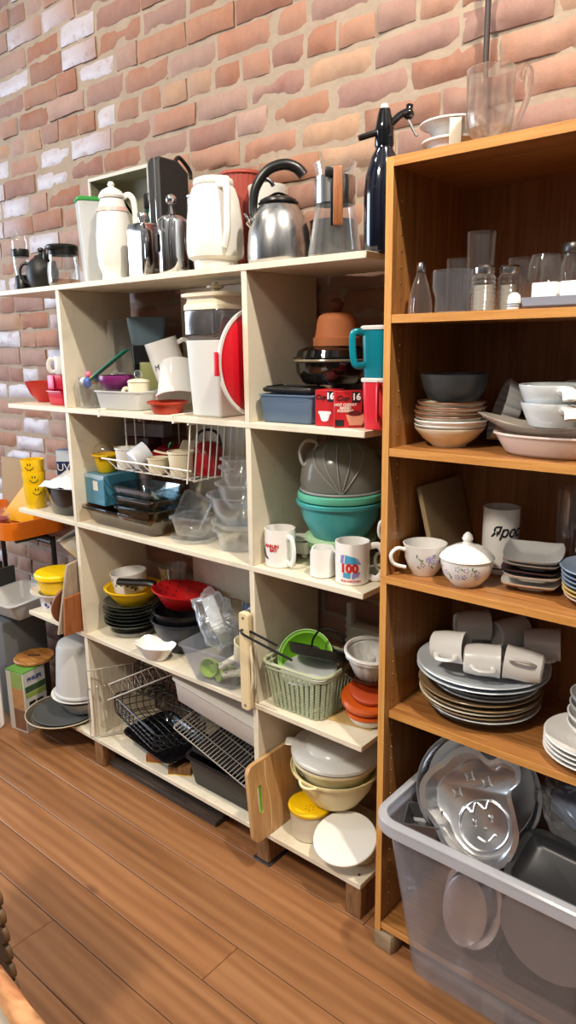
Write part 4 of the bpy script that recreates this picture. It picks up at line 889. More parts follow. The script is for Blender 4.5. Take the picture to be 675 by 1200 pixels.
r0 = th('wrapped_pans', 'bundle of tins in crinkled clear plastic wrap at right of tub', 'package', (.965, .103, .512), rot=tuple(rad(a) for a in (10, 8, -20)))
part('plastic_wrap', crumple(.085, .06, .055, 7, .4, 22), CLW, r0, smooth=False)
m = MB(); m.box(-.06, .055, -.035, .035, -.03, .03, b=.006); part('tin_block', m, bsdf('blue_grey_tin', C(140, 158, 186), .35, .3), r0)
# ================================================================ CREAM SHELVES, SECOND ROW
# left end
m = MB(); m.cup([(0, 0), (.035, 0), (.038, .004), (.062, .03), (.078, .07), (.081, .075)], .003, n=48)
solo('bowl', 'wide red plastic bowl at the left end of second shelf', 'bowl', m, bsdf('tomato_red_plastic', C(196, 44, 32), .35), (-1.06, .13, Z2))
t = th('square_container', 'crimson square container, lower of two beside the red bowl', 'container', (-.868, .085, Z2), group='crimson square containers'); sq = t
m = MB(); m.tray(rr(.043, .043, .006), rr(.048, .048, .008), .05, .002, lip=.005); part('body', m, CRM, t)
t = th('square_container', 'crimson square container with pink side panel, upper of the pair', 'container', (-.866, .087, Z2+.0515), group='crimson square containers')
m = MB(); m.tray(rr(.04, .04, .006), rr(.045, .045, .008), .052, .002); part('body', m, CRM, t)
m = MB(); m.box(-.043, -.006, -.0475, -.0448, .004, .0505, b=.001); part('pink_panel', m, PNK, t)
def mug(name, lb, cat, loc, rz, r, h, mm, ha, hs=1., t=.003, group=None, taper=1., rot=None):
    g = th(name, lb, cat, loc, rz, rot, group)
    m = MB(); m.cup([(0, 0), (r*.9*taper, 0), (r*.98*taper, .004), (r*(.5+.5*taper), h*.5), (r, h-.002), (r, h)], t, n=48); part('body', m, mm, g)
    k = hs*h/.1; R = RZ(ha)
    part('handle', handle([(r*.9, 0, h*.5+.031*k), (r+.018*k, 0, h*.5+.034*k), (r+.03*k, 0, h*.5+.012*k), (r+.029*k, 0, h*.5-.016*k), (r+.016*k, 0, h*.5-.036*k), (r*.9, 0, h*.5-.033*k)], .005, flat=(.0075*hs, .0048*hs), up=(0, 1, 0), M=R), mm, g)
    return g
mug('mug', 'small white mug standing on top of the crimson containers', 'mug', (-.868, .088, Z2+.1042), 0, .036, .062, POR, 232)
# middle bay
t = th('glass_vase', 'tall plain clear glass vase at the back left of second shelf', 'vase', (-.688, .2, Z2))
m = MB(); m.cup([(0, 0), (.04, 0), (.043, .004), (.046, .284)], .002); part('body', m, GLS, t)
t = th('measuring_cup', 'clear glass measuring cup full of bright plastic bits, second shelf', 'measuring cup', (-.686, .06, Z2), 60)
m = MB(); m.cup([(0, 0), (.034, 0), (.037, .005), (.044, .095), (.046, .1)], .003, n=40); part('glass_body', m, GLT, t)
cols = [(60, 110, 200), (240, 240, 240), (220, 160, 60), (90, 170, 210), (220, 120, 150)]
for i, (x, y, z, r) in enumerate(((.012, -.02, .082, .014), (-.02, -.012, .085, .013), (.0, .016, .09, .015), (.02, .012, .098, .012), (-.012, .002, .108, .011))):
    m = MB(); m.ball(r, (0, 0, 0), n=14, sz=1.3); o = solo('plastic_charm', ('cobalt blue', 'white', 'amber', 'sky blue', 'pink')[i]+' plastic piece in the glass measuring cup', 'trinket', m, bsdf('bright_plastic_%d' % i, C(*cols[i]), .35), (-.686+x, .06+y, Z2+z), rot=(i, i*2, 0), group='plastic bits in the measuring cup')
t = th('ice_scraper', 'long teal plastic scraper leaning out of the measuring cup', 'scraper', (-.693, .048, Z2+.078), rot=(rad(10), rad(-30), rad(10)))
m = MB(); m.box(0, .215, -.016, .016, -.003, .003, b=.002); part('blade', m, bsdf('bottle_green_plastic', C(20, 110, 92), .3), t)
m = MB(); m.box(.09, .125, -.007, .007, .0031, .0036); part('pale_sticker', m, bsdf('pale_sticker', C(170, 210, 190), .5), t)
t = th('bagged_toy', 'pink item in a clear plastic bag behind the teal scraper', 'package', (-.655, .15, Z2+.068), rot=(.2, .3, .2))
part('plastic_wrap', crumple(.03, .024, .045, 12, .35, 12), CLW, t, smooth=False); m = MB(); m.ball(.02); part('pink_filling', m, bsdf('magenta_plastic', C(170, 60, 120), .4), t)
t = th('blender', 'black coffee grinder with grey-blue cup and olive front panel, second shelf', 'grinder', (-.553, .205, Z2), 48)
m = MB(); m.tray(rr(.046, .044, .014), rr(.054, .05, .016), .196, .01); m.prism(rr(.053, .049, .016), .186, .199); part('base', m, BPL, t)
m = MB(); m.box(-.03, .03, -.0545, -.044, .03, .145, b=.003); part('front_panel', m, bsdf('olive_panel', C(150, 152, 96), .4), t)
m = MB(); m.loft([[(x, y, .2) for x, y in rr(.05, .048, .018)], [(x, y, .204) for x, y in rr(.053, .05, .018)], [(x, y, .285) for x, y in rr(.064, .056, .02)], [(x, y, .288) for x, y in rr(.061, .053, .02)]]); part('cup', m, bsdf('grey_blue_plastic', C(92, 112, 124), .4), t)
t = mug('mug', 'cream mug with black script tipped on its side rim, behind the white cover', 'mug', (-.422, .19, Z2+.094), 0, .052, .125, POR, -12, rot=(rad(0), rad(-16), rad(52)))
text('Mommom', .026, INK, t, T(0, 0, .05) @ RY(-6), 'script', R=.0528, shear=.35, align='CENTER')
m = MB(); m.cup([(0, 0), (.045, 0), (.048, .004), (.052, .06), (.054, .076)], .004); solo('bowl', 'plain bowl at the back holding up the tipped cream mug', 'bowl', m, CRE, (-.40, .205, Z2))
t = th('food_container', 'shallow clear plastic container at the front of second shelf', 'container', (-.515, .085, Z2), 8)
m = MB(); m.tray(rr(.088, .052, .016), rr(.098, .06, .02), .06, .0022, lip=.006); part('body', m, FRC, t)
t = th('purple_bowl', 'small glossy purple plastic bowl sitting on the clear container', 'bowl', (-.572, .082, Z2+.0615))
m = MB(); m.cup([(0, 0), (.034, 0), (.038, .004), (.054, .02), (.058, .036), (.056, .045)], .003, n=44); part('bowl', m, PRP, t)
t = mug('creamer', 'small cream jug with side handle and glass ball on top, second shelf', 'jug', (-.468, .088, Z2+.003), 0, .034, .082, CPL, 215, .8)
m = MB(); m.lathe([(0, .0825), (.035, .0825), (.0365, .085), (.03, .091), (.012, .094), (0, .094)]); part('lid', m, CPL, t)
m = MB(); m.ball(.014, (0, 0, .107)); part('glass_knob', m, GLT, t)
t = th('red_dish', 'flat red-orange plastic dish with rim at the front of second shelf', 'dish', (-.292, .052, Z2))
m = MB(); m.cup([(0, 0), (.04, 0), (.045, .005), (.05, .026), (.061, .03), (.062, .036)], .003, n=44); part('body', m, bsdf('rust_red_plastic', C(186, 62, 40), .35), t)
m = MB(); m.cup([(.062, 0), (.064, 0), (.064, .006), (.052, .1), (.044, .112), (.02, .118), (0, .119)], .0025, n=44) if False else m.lathe([(.064, 0), (.069, 0), (.069, .006), (.064, .008), (.053, .1), (.044, .114), (.02, .12), (0, .121), (0, .118), (.02, .117), (.042, .111), (.05, .099), (.06, .008), (.064, 0)], n=44)
solo('microwave_cover', 'white plastic domed cover tilted on the red-orange dish', 'cover', m, FRW, (-.305, .108, Z2+.042), rot=(rad(-14), rad(-16), 0))
t = th('cereal_dispenser', 'tall white square canister topped by a clear silver hopper and lidded knob', 'canister', (-.106, .085, Z2), 2)
m = MB(); m.tray(rr(.055, .055, .008), rr(.0635, .0635, .01), .21, .0025); part('lower_canister', m, FRW, t)
m = MB(); Zr = lambda k, z: [(x, y, z) for x, y in rr(.074*k, .066*k, .024, 6)]
m.loft([Zr(.88, .2105), Zr(.97, .218), Zr(1, .226), Zr(1, .285), Zr(.98, .29)], cap1=False); part('clear_hopper', m, glass('silver_smoke_plastic', (.55, .54, .55, 1), (.35, .35, .38, 1), .6, .1, .2), t)
m = MB(); m.loft([Zr(1.0, .2905), Zr(1.0, .302), Zr(.92, .31), Zr(.9, .322), Zr(1.05, .325), Zr(1.06, .333), Zr(.9, .336)]); part('lid', m, CPL, t)
m = MB(); m.lathe([(0, .3365), (.012, .3365), (.01, .345), (.024, .349), (.024, .354), (.01, .357), (.008, .364), (0, .366)]); part('knob', m, CPL, t)
m = MB(); m.tube(spl([(-.07, 0, .3), (-.085, -.01, .3), (-.088, -.02, .3)], 4), .008, 8, flat=(.014, .003)); part('pour_flap', m, CPL, t)
t = th('splatter_lid', 'large round red lid with white rim propped against the middle upright', 'lid', (.040, .085, Z2+.149), rot=(0, rad(90), 0))
m = MB(); m.lathe([(0, 0), (.12, 0), (.13, -.004), (.142, -.004), (.145, 0), (.145, .008), (.14, .012), (.13, .012), (.124, .006), (0, .005)], n=64); m = MB(); m.lathe([(0, 0), (.118, 0), (.124, -.004), (.134, -.006), (.134, -.002), (.126, .001), (.118, .005), (0, .005)], n=64); part('disc', m, bsdf('lid_red', C(204, 22, 40), .35), t)
m = MB(); m.lathe([(.1345, -.007), (.14, -.007), (.1425, -.003), (.1425, .003), (.1345, .003), (.1345, -.007)], n=64); part('rim', m, WPL, t)
m = MB(); m.box(-.03, .03, -.153, -.1428, -.006, .004, b=.002); part('tab', m, bsdf('lid_red_tab', C(214, 30, 48), .35), t)
# right bay
t = th('lunch_box', 'clear blue-tinted food box with crooked black lid, second shelf right bay', 'container', (.186, .078, Z2), 3)
m = MB(); m.tray(rr(.078, .05, .012), rr(.083, .056, .014), .072, .0025, lip=.004); part('body', m, FRBL, t)
m = MB(); m.box(-.068, .066, -.042, .042, .004, .05, b=.006); part('blue_contents', m, bsdf('slate_blue_plastic', C(74, 96, 134), .5), t)
t = th('box_lid', 'glossy black plastic lid lying askew on the blue food box', 'lid', (.178, .082, Z2+.0765), rot=(rad(1), rad(1.5), rad(5)))
m = MB(); m.prism(rr(.078, .05, .02), 0, .011, b=.003); part('lid_panel', m, BPL, t)
m = MB(); m.tube([(x, y, .0115) for x, y in rr(.07, .04, .014)], .0025, 6, True); part('raised_ring', m, BPL, t)
t = th('pot', 'black lidded pot under the smoked-glass casserole', 'pot', (.245, .22, Z2))
m = MB(); m.cup([(0, 0), (.035, 0), (.04, .005), (.044, .088), (.046, .093)], .003); part('body', m, BPL, t)
t = th('casserole_dish', 'round smoked-glass casserole with matching lid, second shelf right bay', 'casserole', (.236, .165, Z2+.0935))
m = MB(); m.cup([(0, 0), (.07, 0), (.08, .006), (.094, .03), (.097, .056), (.102, .06), (.102, .064)], .0035, n=56); part('dish', m, GLK, t)
m = MB(); m.lathe([(.103, .0645), (.103, .069), (.096, .07), (.09, .086), (.07, .094), (0, .096), (0, .0925), (.07, .0905), (.086, .083), (.092, .068), (.103, .0645)], n=56); part('lid', m, GLK, t)
m = MB(); m.lathe([(.0985, .0585), (.1035, .0585), (.1045, .0615), (.1035, .0642), (.0985, .0642)], n=56); part('rim_band', m, bsdf('olive_glass_rim', C(132, 120, 96), .2, coat=.5), t)
t = th('garlic_keeper', 'terracotta bell-shaped garlic keeper with round knob on the casserole', 'garlic keeper', (.247, .167, Z2+.192))
m = MB(); m.lathe([(0, -.002), (.06, -.002), (.061, .018), (.056, .02), (.054, .03), (.05, .06), (.045, .072), (.034, .079), (0, .08)], n=48); part('dome', m, TER, t)
m = MB(); m.lathe([(0, .0795), (.01, .0805), (.012, .086), (.018, .095), (.0175, .106), (.01, .114), (0, .116)]); part('knob', m, bsdf('dark_terracotta', C(112, 56, 36), .6), t)
def redbox(lb, loc, rz, w, d, h, right):
    t = th('food_box', lb, 'box', loc, rz, None, 'red food boxes'); m = MB(); m.box(-w, w, -d, d, 0, h, b=.0012, n=1); part('carton', m, bsdf('box_red', C(178, 24, 32), .45), t)
    fr = T(0, -d-.0004, 0)
    m = MB(); m.box(w*.28, w*.86, -d-.0008, -d-.0001, h*.68, h*.97); part('dark_panel', m, INK, t)
    text('16', .021, PAPR, t, T(w*.57, -d-.0012, h*.83), 'count', bold=.0008)
    text('Cup', .016, INK, t, T(-w*.42, -d-.0006, h*.8), 'logo', shear=.3, sx=1.1, bold=.0003)
    if not right:
        m = MB(); m.prism([(-.016, .036), (.016, .036), (.0175, .031), (.014, .029), (.009, .014), (.004, .0115), (-.004, .0115), (-.009, .014), (-.014, .029), (-.0175, .031)], 0, .0008, T(0, -d-.0002, .0) @ RX(90)); part('printed_cup', m, bsdf('print_white', C(226, 224, 228), .5), t)
    else:
        m = MB(); m.prism([(-.022, .03), (.0, .036), (.018, .034), (.022, .028), (.016, .006), (-.014, .006)], 0, .0008, T(w*.5, -d-.0002, .0) @ RX(90)); part('printed_bowl', m, bsdf('print_peach', C(214, 150, 120), .5), t)
        m = MB(); m.prism(el(.018, .006, 20), 0, .0008, T(w*.5, -d-.0009, .034) @ RX(90)); part('printed_filling', m, bsdf('print_maroon', C(96, 20, 24), .5), t)
        m = MB(); m.box(-w*.94, -w*.3, -d-.0008, -d-.0001, .004, .019); part('dark_label', m, INK, t)
        text('HOT CHERRY\nBAKED\nPUDDING', .0085, bsdf('print_cream', C(236, 214, 204), .5), t, T(-w*.2, -d-.0008, .047), 'lines', bold=.0003)
    return t
redbox('red food box with white cup picture, left of the two red boxes', (.304, .062, Z2), 12, .026, .03, .087, False)
redbox('red food box with pudding picture, right of the two red boxes', (.369, .046, Z2), 40, .033, .016, .087, True)
def pitcher(name, lb, loc, rz, r, h, mm, cap, ha):
    t = th(name, lb, 'pitcher', loc, rz, None, 'stacked measuring pitchers')
    m = MB(); m.loft([[(x, y, 0) for x, y in rr(r*.86, r*.8, r*.5, 6)], [(x, y, .004) for x, y in rr(r*.9, r*.84, r*.5, 6)], [(x, y, h*.92) for x, y in rr(r, r*.94, r*.5, 6)]]); part('body', m, mm, t)
    m = MB(); m.loft([[(x, y, h*.922) for x, y in rr(r*1.06, r, r*.5, 6)], [(x, y, h*.975) for x, y in rr(r*1.08, r*1.02, r*.5, 6)], [(x, y, h) for x, y in rr(r*1.0, r*.95, r*.5, 6)]]); part('lid', m, cap, t)
    part('handle', handle([(r*.9, 0, h*.86), (r+.022, 0, h*.88), (r+.03, 0, h*.78), (r+.028, 0, h*.4), (r+.02, 0, h*.24), (r*.86, 0, h*.26)], .005, flat=(.008, .004), up=(0, 1, 0), M=RZ(ha)), mm, t); return t
pitcher('pitcher', 'red plastic pitcher with white lid, under the teal one', (.449, .062, Z2), 0, .035, .118, bsdf('cherry_plastic', C(216, 40, 56), .3), WPL, -62)
pitcher('pitcher', 'teal plastic pitcher with white lid, standing on the red one', (.450, .06, Z2+.1185), 0, .036, .116, TEL, WPL, -130)
# ================================================================ CREAM SHELVES, THIRD ROW
def face(t, R, z, s=1.):
    e = MB(); wrap_patch(e, R, -.11*s, z+.008, .0022, .005); part('printed_eye', e, INK, t)
    e = MB(); wrap_patch(e, R, .11*s, z+.008, .0022, .005); part('printed_eye', e, INK, t)
    sm = MB(); p = []
    for i in range(13):
        a = -.62+1.24*i/12; p.append(((R(z)+.0006)*math.sin(a*.62*s), -(R(z)+.0006)*math.cos(a*.62*s), z-.012+.011*(a/.62)**2))
    sm.tube(p, .0012, 6); part('printed_smile', sm, INK, t)
yc = None
for i, (ang, lb) in enumerate(((22, 'yellow smiley cup at the bottom of the stack of three'), (18, 'yellow smiley cup in the middle of the stack'), (2, 'yellow smiley cup at the top of the stack of three'))):
    z = Z3+i*.0465; loc = (-1.074-.002*i, .05, z)
    if yc is None:
        yc = th('smiley_cup', lb, 'cup', loc, ang+45, None, 'stacked yellow smiley cups')
        pr = [(0, 0), (.033, 0), (.035, .003), (.0425, .084), (.043, .09)]
        m = MB(); m.cup(pr, .002, n=48); part('body', m, YPL, yc); face(yc, prof_r(pr), .066)
    else: dup(yc, loc, (0, 0, rad(ang+40)), lb)
t = th('roaster', 'oval black enamel roasting pot at the left end of third shelf', 'roasting pot', (-.889, .085, Z3), 0)
m = MB(); m.tray(el(.095, .06, 48), el(.123, .08, 48), .102, .003, lip=.005); part('body', m, ENB, t)
for s in ():
    m = MB(); m.tube(spl([(s*.128, -.03, .094), (s*.153, -.022, .095), (s*.155, .022, .095), (s*.128, .03, .094)], 5), .005, 8, flat=(.008, .004)); part('grip', m, ENB, t)
m = MB(); n = 14; v = []; f = []
for j in range(n+1):
    for i in range(n+1):
        u, w_ = i/n-.5, j/n-.5; h = .02*math.exp(-8*(u*u+w_*w_))+.012*noise.noise(V((u*5, w_*5, 2)))+.03*(w_ > .1)*(w_-.1)
        v.append((u*.2, w_*.14, h))
for j in range(n):
    for i in range(n): a = j*(n+1)+i; f.append((a, a+1, a+n+2, a+n+1))
m.add(v, f); o = solo('paper_towel', 'crumpled white paper lying over the black roasting pot', 'paper', m, PAPR, (-.88, .085, Z3+.112), rot=(rad(10), 0, rad(8))); sd = o.modifiers.new('thick', 'SOLIDIFY'); sd.thickness = .0015
t = th('uv_carton', 'blue and white UV carton standing behind the black roasting pot', 'box', (-1.085, .21, Z3), 36)
m = MB(); m.box(-.042, .042, -.022, .022, 0, .2, b=.001, n=1); part('carton', m, bsdf('box_blue', C(110, 140, 190), .4), t)
m = MB(); m.box(-.0405, .0405, -.0228, -.0221, .155, .198); part('white_panel', m, bsdf('pale_print', C(214, 228, 244), .4), t)
m = MB(); m.box(-.0405, .0405, -.0228, -.0221, .106, .1545); part('navy_panel', m, bsdf('navy_print', C(34, 52, 96), .4), t)
text('UV', .04, PAPR, t, T(-.014, -.0232, .131), 'letters'); m = MB(); m.box(.012, .034, -.0234, -.0229, .115, .141); part('white_square', m, PAPR, t)
# middle bay
t = th('baking_dish', 'long amber glass roasting dish at the bottom of third shelf', 'baking dish', (-.523, .105, Z3), 0)
m = MB(); m.tray(rr(.165, .075, .03, 8), rr(.2, .1, .04, 8), .062, .004, lip=.008, lt=.005); part('body', m, GLA, t)
t = th('blue_carton', 'worn teal-blue cardboard carton with white label standing in the amber dish', 'box', (-.678, .112, Z3+.0625), -2)
m = MB(); m.box(-.055, .055, -.07, .075, 0, .105, b=.0015, n=1); part('carton', m, bsdf('box_teal', C(64, 122, 146), .35, var=.1, vs=8, coat=.3), t)
m = MB(); m.box(-.008, .02, -.0708, -.0701, .05, .082); part('label', m, bsdf('label_cream', C(220, 210, 190), .5), t)
m = MB()
m.prism([(-.054, .09), (-.02, .092), (.03, .088), (.054, .091), (.054, .1045), (-.054, .1045)], 0, .0006, T(0, -.0701, 0) @ RX(90)); part('torn_edge', m, bsdf('scuffed_card', C(150, 176, 190), .6), t)
zz = Z3+.0105
for i, lb in enumerate(('smoke-blue glass oblong dish, lowest of the nest in the amber dish', 'smoke-blue glass oblong dish, middle of the nest', 'smoke-blue glass oblong dish, top of the nest')):
    t = th('glass_dish', lb, 'baking dish', (-.47, .1, zz+i*.034), 2, None, 'nested smoke-blue glass dishes')
    m = MB(); m.tray(rr(.085, .055, .022, 7), rr(.1+.004*i, .07, .03, 7), .068, .0032, lip=.007, lt=.005); part('body', m, GLU, t)
t = th('lidded_pot', 'yellow plastic tub with clear domed lid standing on the blue carton', 'container', (-.686, .1, Z3+.1682), 40)
m = MB(); m.cup([(0, 0), (.028, 0), (.031, .004), (.04, .056), (.047, .058), (.047, .063)], .002, n=40); m.box(-.02, .02, -.056, -.045, .058, .063, b=.001); part('body', m, YPL, t)
m = MB(); m.lathe([(.041, .0635), (.04, .078), (.033, .092), (.018, .1), (0, .102)], n=40); part('dome_lid', m, CLP, t)
# the hanging wire basket and what is in it
t = th('wire_basket', 'white wire under-shelf basket hanging from the second shelf', 'basket', (-.34, .1, Z2+.0008))
WX0, WX1, zb, zt = -.225, .29, -.19, -.0195
def W(pts, name='wire', r=.0022, k=0):
    m = MB(); m.tube(spl(pts, 5) if k else pts, r, 7); part(name, m, WWR, t)
for x in (-.225, .13):
    W([(x, .14, .0022), (x, -.104, .0022), (x, -.104, -.0195), (x, .14, -.0195)], 'hook_arm', .0026)
W([(-.225, -.1045, -.0196), (.13, -.1045, -.0196)], 'front_bar', .0026) if False else None
W([(-.25, -.085, -.158), (.18, -.085, -.158)], 'rim_wire', .0028)
W([(-.225, -.05, -.194), (.165, -.05, -.194)], 'base_wire', .0026)
W([(-.225, .14, -.194), (.165, .14, -.194)], 'base_wire', .0026)
for i in range(9):
    x = -.225+.045*i; W([(x, -.085, -.158), (x+.012, -.05, -.1965), (x+.012, .14, -.1965)], 'cross_wire')
for i in range(9):
    y = -.09+.028*i; W([(.165, y, -.196), (.18, y, -.10), (.20-.01, y, -.02)], 'side_wire')
for i in range(5):
    x = -.225+.09*i; W([(x, .15, -.195), (x, .15, -.02)], 'back_wire')
W([(.19, -.1, -.021), (.19, .15, -.021)], 'top_wire', .0026)
for i in range(4):
    y = .0+.038*i; W([(-.225, y, -.196), (-.225, y, -.02)], 'side_wire')
ZB = Z2-.1965+.0025
def tubby(lb, x, y, r, h, mm, name='cup', cat='cup', rot=None, rz=0, hd=False):
    g = th(name, lb, cat, (x, y, ZB), rz, rot, 'things in the wire basket')
    m = MB(); m.cup([(0, 0), (r*.82, 0), (r*.86, .003), (r*.97, h*.9), (r*1.04, h*.92), (r*1.04, h)], .0022, n=36); part('body', m, mm, g)
    if hd: part('handle', handle([(r*.9, 0, h*.86), (r+.03, 0, h*.9), (r+.05, 0, h*.96)], .004, flat=(.008, .003)), mm, g)
    return g
tubby('white square-sided cup with lid at the left of wire basket', -.552, .085, .036, .068, WPL)
g = th('white_scoop', 'white plastic scoop lying second from left in the wire basket', 'scoop', (-.47, .045, ZB+.032), rot=(rad(-62), 0, rad(-20)), group='things in the wire basket'); m = MB(); m.cup([(0, 0), (.03, 0), (.034, .004), (.037, .06)], .0022, n=36); part('body', m, bsdf('cool_white_plastic', C(220, 224, 232), .3), g)
part('handle', handle([(.0, .034, .05), (.0, .06, .055), (.0, .075, .05)], .004), WPL, g)
tubby('cream fluted cup in the middle of the wire basket', -.385, .08, .034, .05, CPL, hd=True, rz=30)
tubby('cream cup with a spout at the right of wire basket', -.282, .085, .04, .078, CPL, hd=True, rz=200)
g = th('egg_slicer', 'cream plastic wedge gadget standing behind the right-hand basket cup', 'gadget', (-.32, .155, ZB+.05), rot=(rad(80), rad(12), rad(30)), group='things in the wire basket'); m = MB(); m.prism([(-.05, -.048), (.05, -.048), (.046, .02), (.02, .055), (-.03, .045)], 0, .008, b=.002); part('plate', m, CPL, g)
g = th('pepper_timer', 'glossy red pepper-shaped pot lying at the back of the wire basket', 'pot', (-.44, .18, ZB+.036), rot=(rad(8), 0, rad(10)), group='things in the wire basket'); m = MB(); m.lathe([(0, -.03), (.03, -.03), (.052, -.02), (.06, 0), (.054, .022), (.03, .034), (.008, .03), (0, .028)], flute=5, fa=.06, n=60, ex=1.1); part('body', m, DRD, g)
m = MB(); m.tube([(0, 0, .028), (.004, 0, .04), (.012, 0, .046)], .005); part('stalk', m, GLD, g)
g = th('red_teakettle', 'dark red enamel kettle at the right end of the wire basket', 'kettle', (-.238, .16, ZB), 40, None, 'things in the wire basket'); m = MB(); m.lathe([(0, 0), (.046, 0), (.05, .005), (.052, .05), (.044, .085), (.026, .1), (0, .104)], n=44); part('body', m, DRD, g)
part('handle', handle([(-.04, 0, .08), (-.03, 0, .125), (0, 0, .138), (.03, 0, .125), (.04, 0, .08)], .0045), BPL, g)
g = th('grey_carton', 'small grey carton lying on top at the back of the wire basket', 'box', (-.575, .2, ZB+.114), 12, None, 'things in the wire basket'); m = MB(); m.box(-.085, .085, -.026, .026, -.022, .022, b=.001, n=1); part('carton', m, bsdf('violet_grey_card', C(116, 112, 120), .5), g)
m = MB(); m.box(-.06, .06, -.03, .03, 0, .09, b=.006); solo('tin_box', 'dark red box under the small grey carton in the wire basket', 'box', m, bsdf('dark_maroon', C(66, 20, 30), .4), (-.59, .195, ZB), 0, group='things in the wire basket')
# glass stack at the right of the middle bay
def gbowl(r, h, lip=.005, t=.004, foot=.55):
    m = MB(); return m.cup([(0, 0), (r*foot, 0), (r*foot+.004, .004), (r*.82, h*.45), (r-.003, h-.006), (r+lip, h-.004), (r+lip, h)], t, n=48)
gx, gy = -.07, .115
zz = Z3
for i, (r, h, dz, lb) in enumerate(((.077, .062, .0, 'clear glass bowl at the very bottom of the glass stack'), (.079, .02, .063, 'clear glass lid plate between the two large glass bowls'), (.09, .09, .074, 'large clear glass bowl in the middle of the glass stack'), (.066, .075, .122, 'medium clear glass bowl nested in the large glass bowl'), (.052, .07, .176, 'small clear glass bowl near the top of glass stack'), (.05, .055, .215, 'smallest clear glass bowl at the top of the glass stack'))):
    solo('glass_bowl', lb, 'bowl', gbowl(r, h, foot=.75 if i in (0, 1) else .5), (GLT, GLB)[i == 2], (gx+.004*math.sin(i*3), gy, zz+dz), group='clear glass bowls stacked by the upright')
t = th('loaf_dish', 'clear glass loaf dish on third shelf beside the glass bowls', 'loaf dish', (-.243, .095, Z3+.015), 12)
m = MB(); m.tray(rr(.05, .038, .014, 6), rr(.062, .05, .018, 6), .062, .0035, lip=.006, lt=.004); part('body', m, GLT, t)
t = th('glass_cover', 'rectangular clear glass lid standing on edge in the loaf dish', 'lid', (-.252, .1, Z3+.085), rot=(rad(68), rad(18), rad(14))); m = MB(); m.tray(rr(.045, .05, .012), rr(.05, .056, .014), .012, .004, lip=.003); part('panel', m, GLB, t)
m = MB(); m.cup([(0, 0), (.06, 0), (.066, .003), (.075, .012), (.077, .014)], .003, n=40); solo('glass_plate', 'flat clear glass plate under the loaf dish', 'plate', m, GLT, (-.245, .095, Z3))
# right bay
t = mug('mug', 'white mug with red lettering at the left of third shelf right bay', 'mug', (.137, .058, Z3), 42, .0425, .104, POR, -62)
text('MARLIN\n    BAY', .0125, INKR, t, T(0, 0, .056) @ RZ(-36), 'lettering', R=.0427, bold=.0007)
e = MB(); wrap_patch(e, .0428, -1.32, .044, .006, .02, .5); part('printed_figure', e, INK, t); e = MB(); wrap_patch(e, .0428, -1.08, .03, .011, .0035, -.45); part('printed_figure', e, INK, t)
t = th('egg_cup', 'plain white ceramic holder with notched rim between the two printed mugs', 'cup', (.287, .052, Z3), 30)
m = MB(); n = 48; prof = []
hh = lambda a: .076-.014*max(0, math.cos(2*a))**2
for r, k in ((.0, 0), (.028, 0), (.0305, .004)): prof.append((r, k))
rings = [[(r*math.cos(2*PI*i/n), r*math.sin(2*PI*i/n), z) for i in range(n)] for r, z in ((.028, 0), (.0325, .004), (.0325, .05))]
rings += [[(.0325*math.cos(2*PI*i/n), .0325*math.sin(2*PI*i/n), hh(2*PI*i/n)) for i in range(n)], [(.029*math.cos(2*PI*i/n), .029*math.sin(2*PI*i/n), hh(2*PI*i/n)) for i in range(n)], [(.029*math.cos(2*PI*i/n), .029*math.sin(2*PI*i/n), .01) for i in range(n)]]
m.loft(rings); part('body', m, POR, t)
m = MB(); m.ball(.02, (0, 0, .045)); part('dark_filling', m, bsdf('deep_green', C(24, 60, 44), .4), t)
t = mug('mug', 'white mug with big blue and red 100 print, right end of third shelf', 'mug', (.374, .062, Z3), 38, .0435, .106, POR, -6, 1.15)
for pts, mm in (([(-.004, .08), (.02, .074), (.03, .056), (-.006, .056)], INKB), ([(.021, .074), (.027, .07), (.036, .054), (.031, .055)], INKL), ([(-.016, .078), (-.006, .08), (-.009, .057), (-.018, .058)], INKL), ([(-.008, .034), (.01, .033), (.009, .02), (-.01, .022)], INKB), ([(.013, .033), (.034, .036), (.028, .024), (.013, .018)], INKL)):
    e = MB(); v = []; f = []; A, B_, C_, D_ = [V(q) for q in pts]
    for j in range(7):
        for i in range(7):
            q = (A*(1-i/6)+B_*(i/6))*(1-j/6)+(D_*(1-i/6)+C_*(i/6))*(j/6); a = (q.x-.016)/.0425; v.append((.0439*math.sin(a), -.0439*math.cos(a), q.y))
    for j in range(6):
        for i in range(6): a = j*7+i; f.append((a, a+1, a+8, a+7))
    e.add(v, f); part('printed_panel', e, mm, t)
text('100', .03, INKR, t, T(0, 0, .045) @ RZ(-14), 'number', R=.0442, bold=.0016, sx=1.02)
text('100 IN WISCONSIN', .0062, INKR, t, T(0, 0, .0125) @ RZ(-10), 'caption', R=.0437, bold=.0003)
t = th('small_dish', 'small white footed dish behind the left printed mug', 'dish', (.132, .15, Z3), 10)
m = MB(); m.loft([[(x, y, z) for x, y in rr(.035*k, .025*k, .012)] for k, z in ((.8, .012), (1, .016), (1.1, .05), (1.0, .05), (.9, .02))]); part('body', m, POR, t)
for sx in (-.02, .02):
    m = MB(); m.ball(.008, (sx, -.012, .008), n=12); part('foot', m, POR, t)
m = MB(); m.lathe([(.03, .052), (.034, .056), (.03, .06), (0, .062), (0, .058), (.026, .056)], ex=1.2); part('lid', m, WPL, t)
t = th('lidded_bowl', 'mint green plastic bowl with pale lid at the bottom behind printed mugs', 'bowl', (.252, .178, Z3))
m = MB(); m.cup([(0, 0), (.06, 0), (.066, .005), (.084, .05), (.09, .066)], .0025, n=48, flute=16, fa=.025); part('body', m, MINT, t)
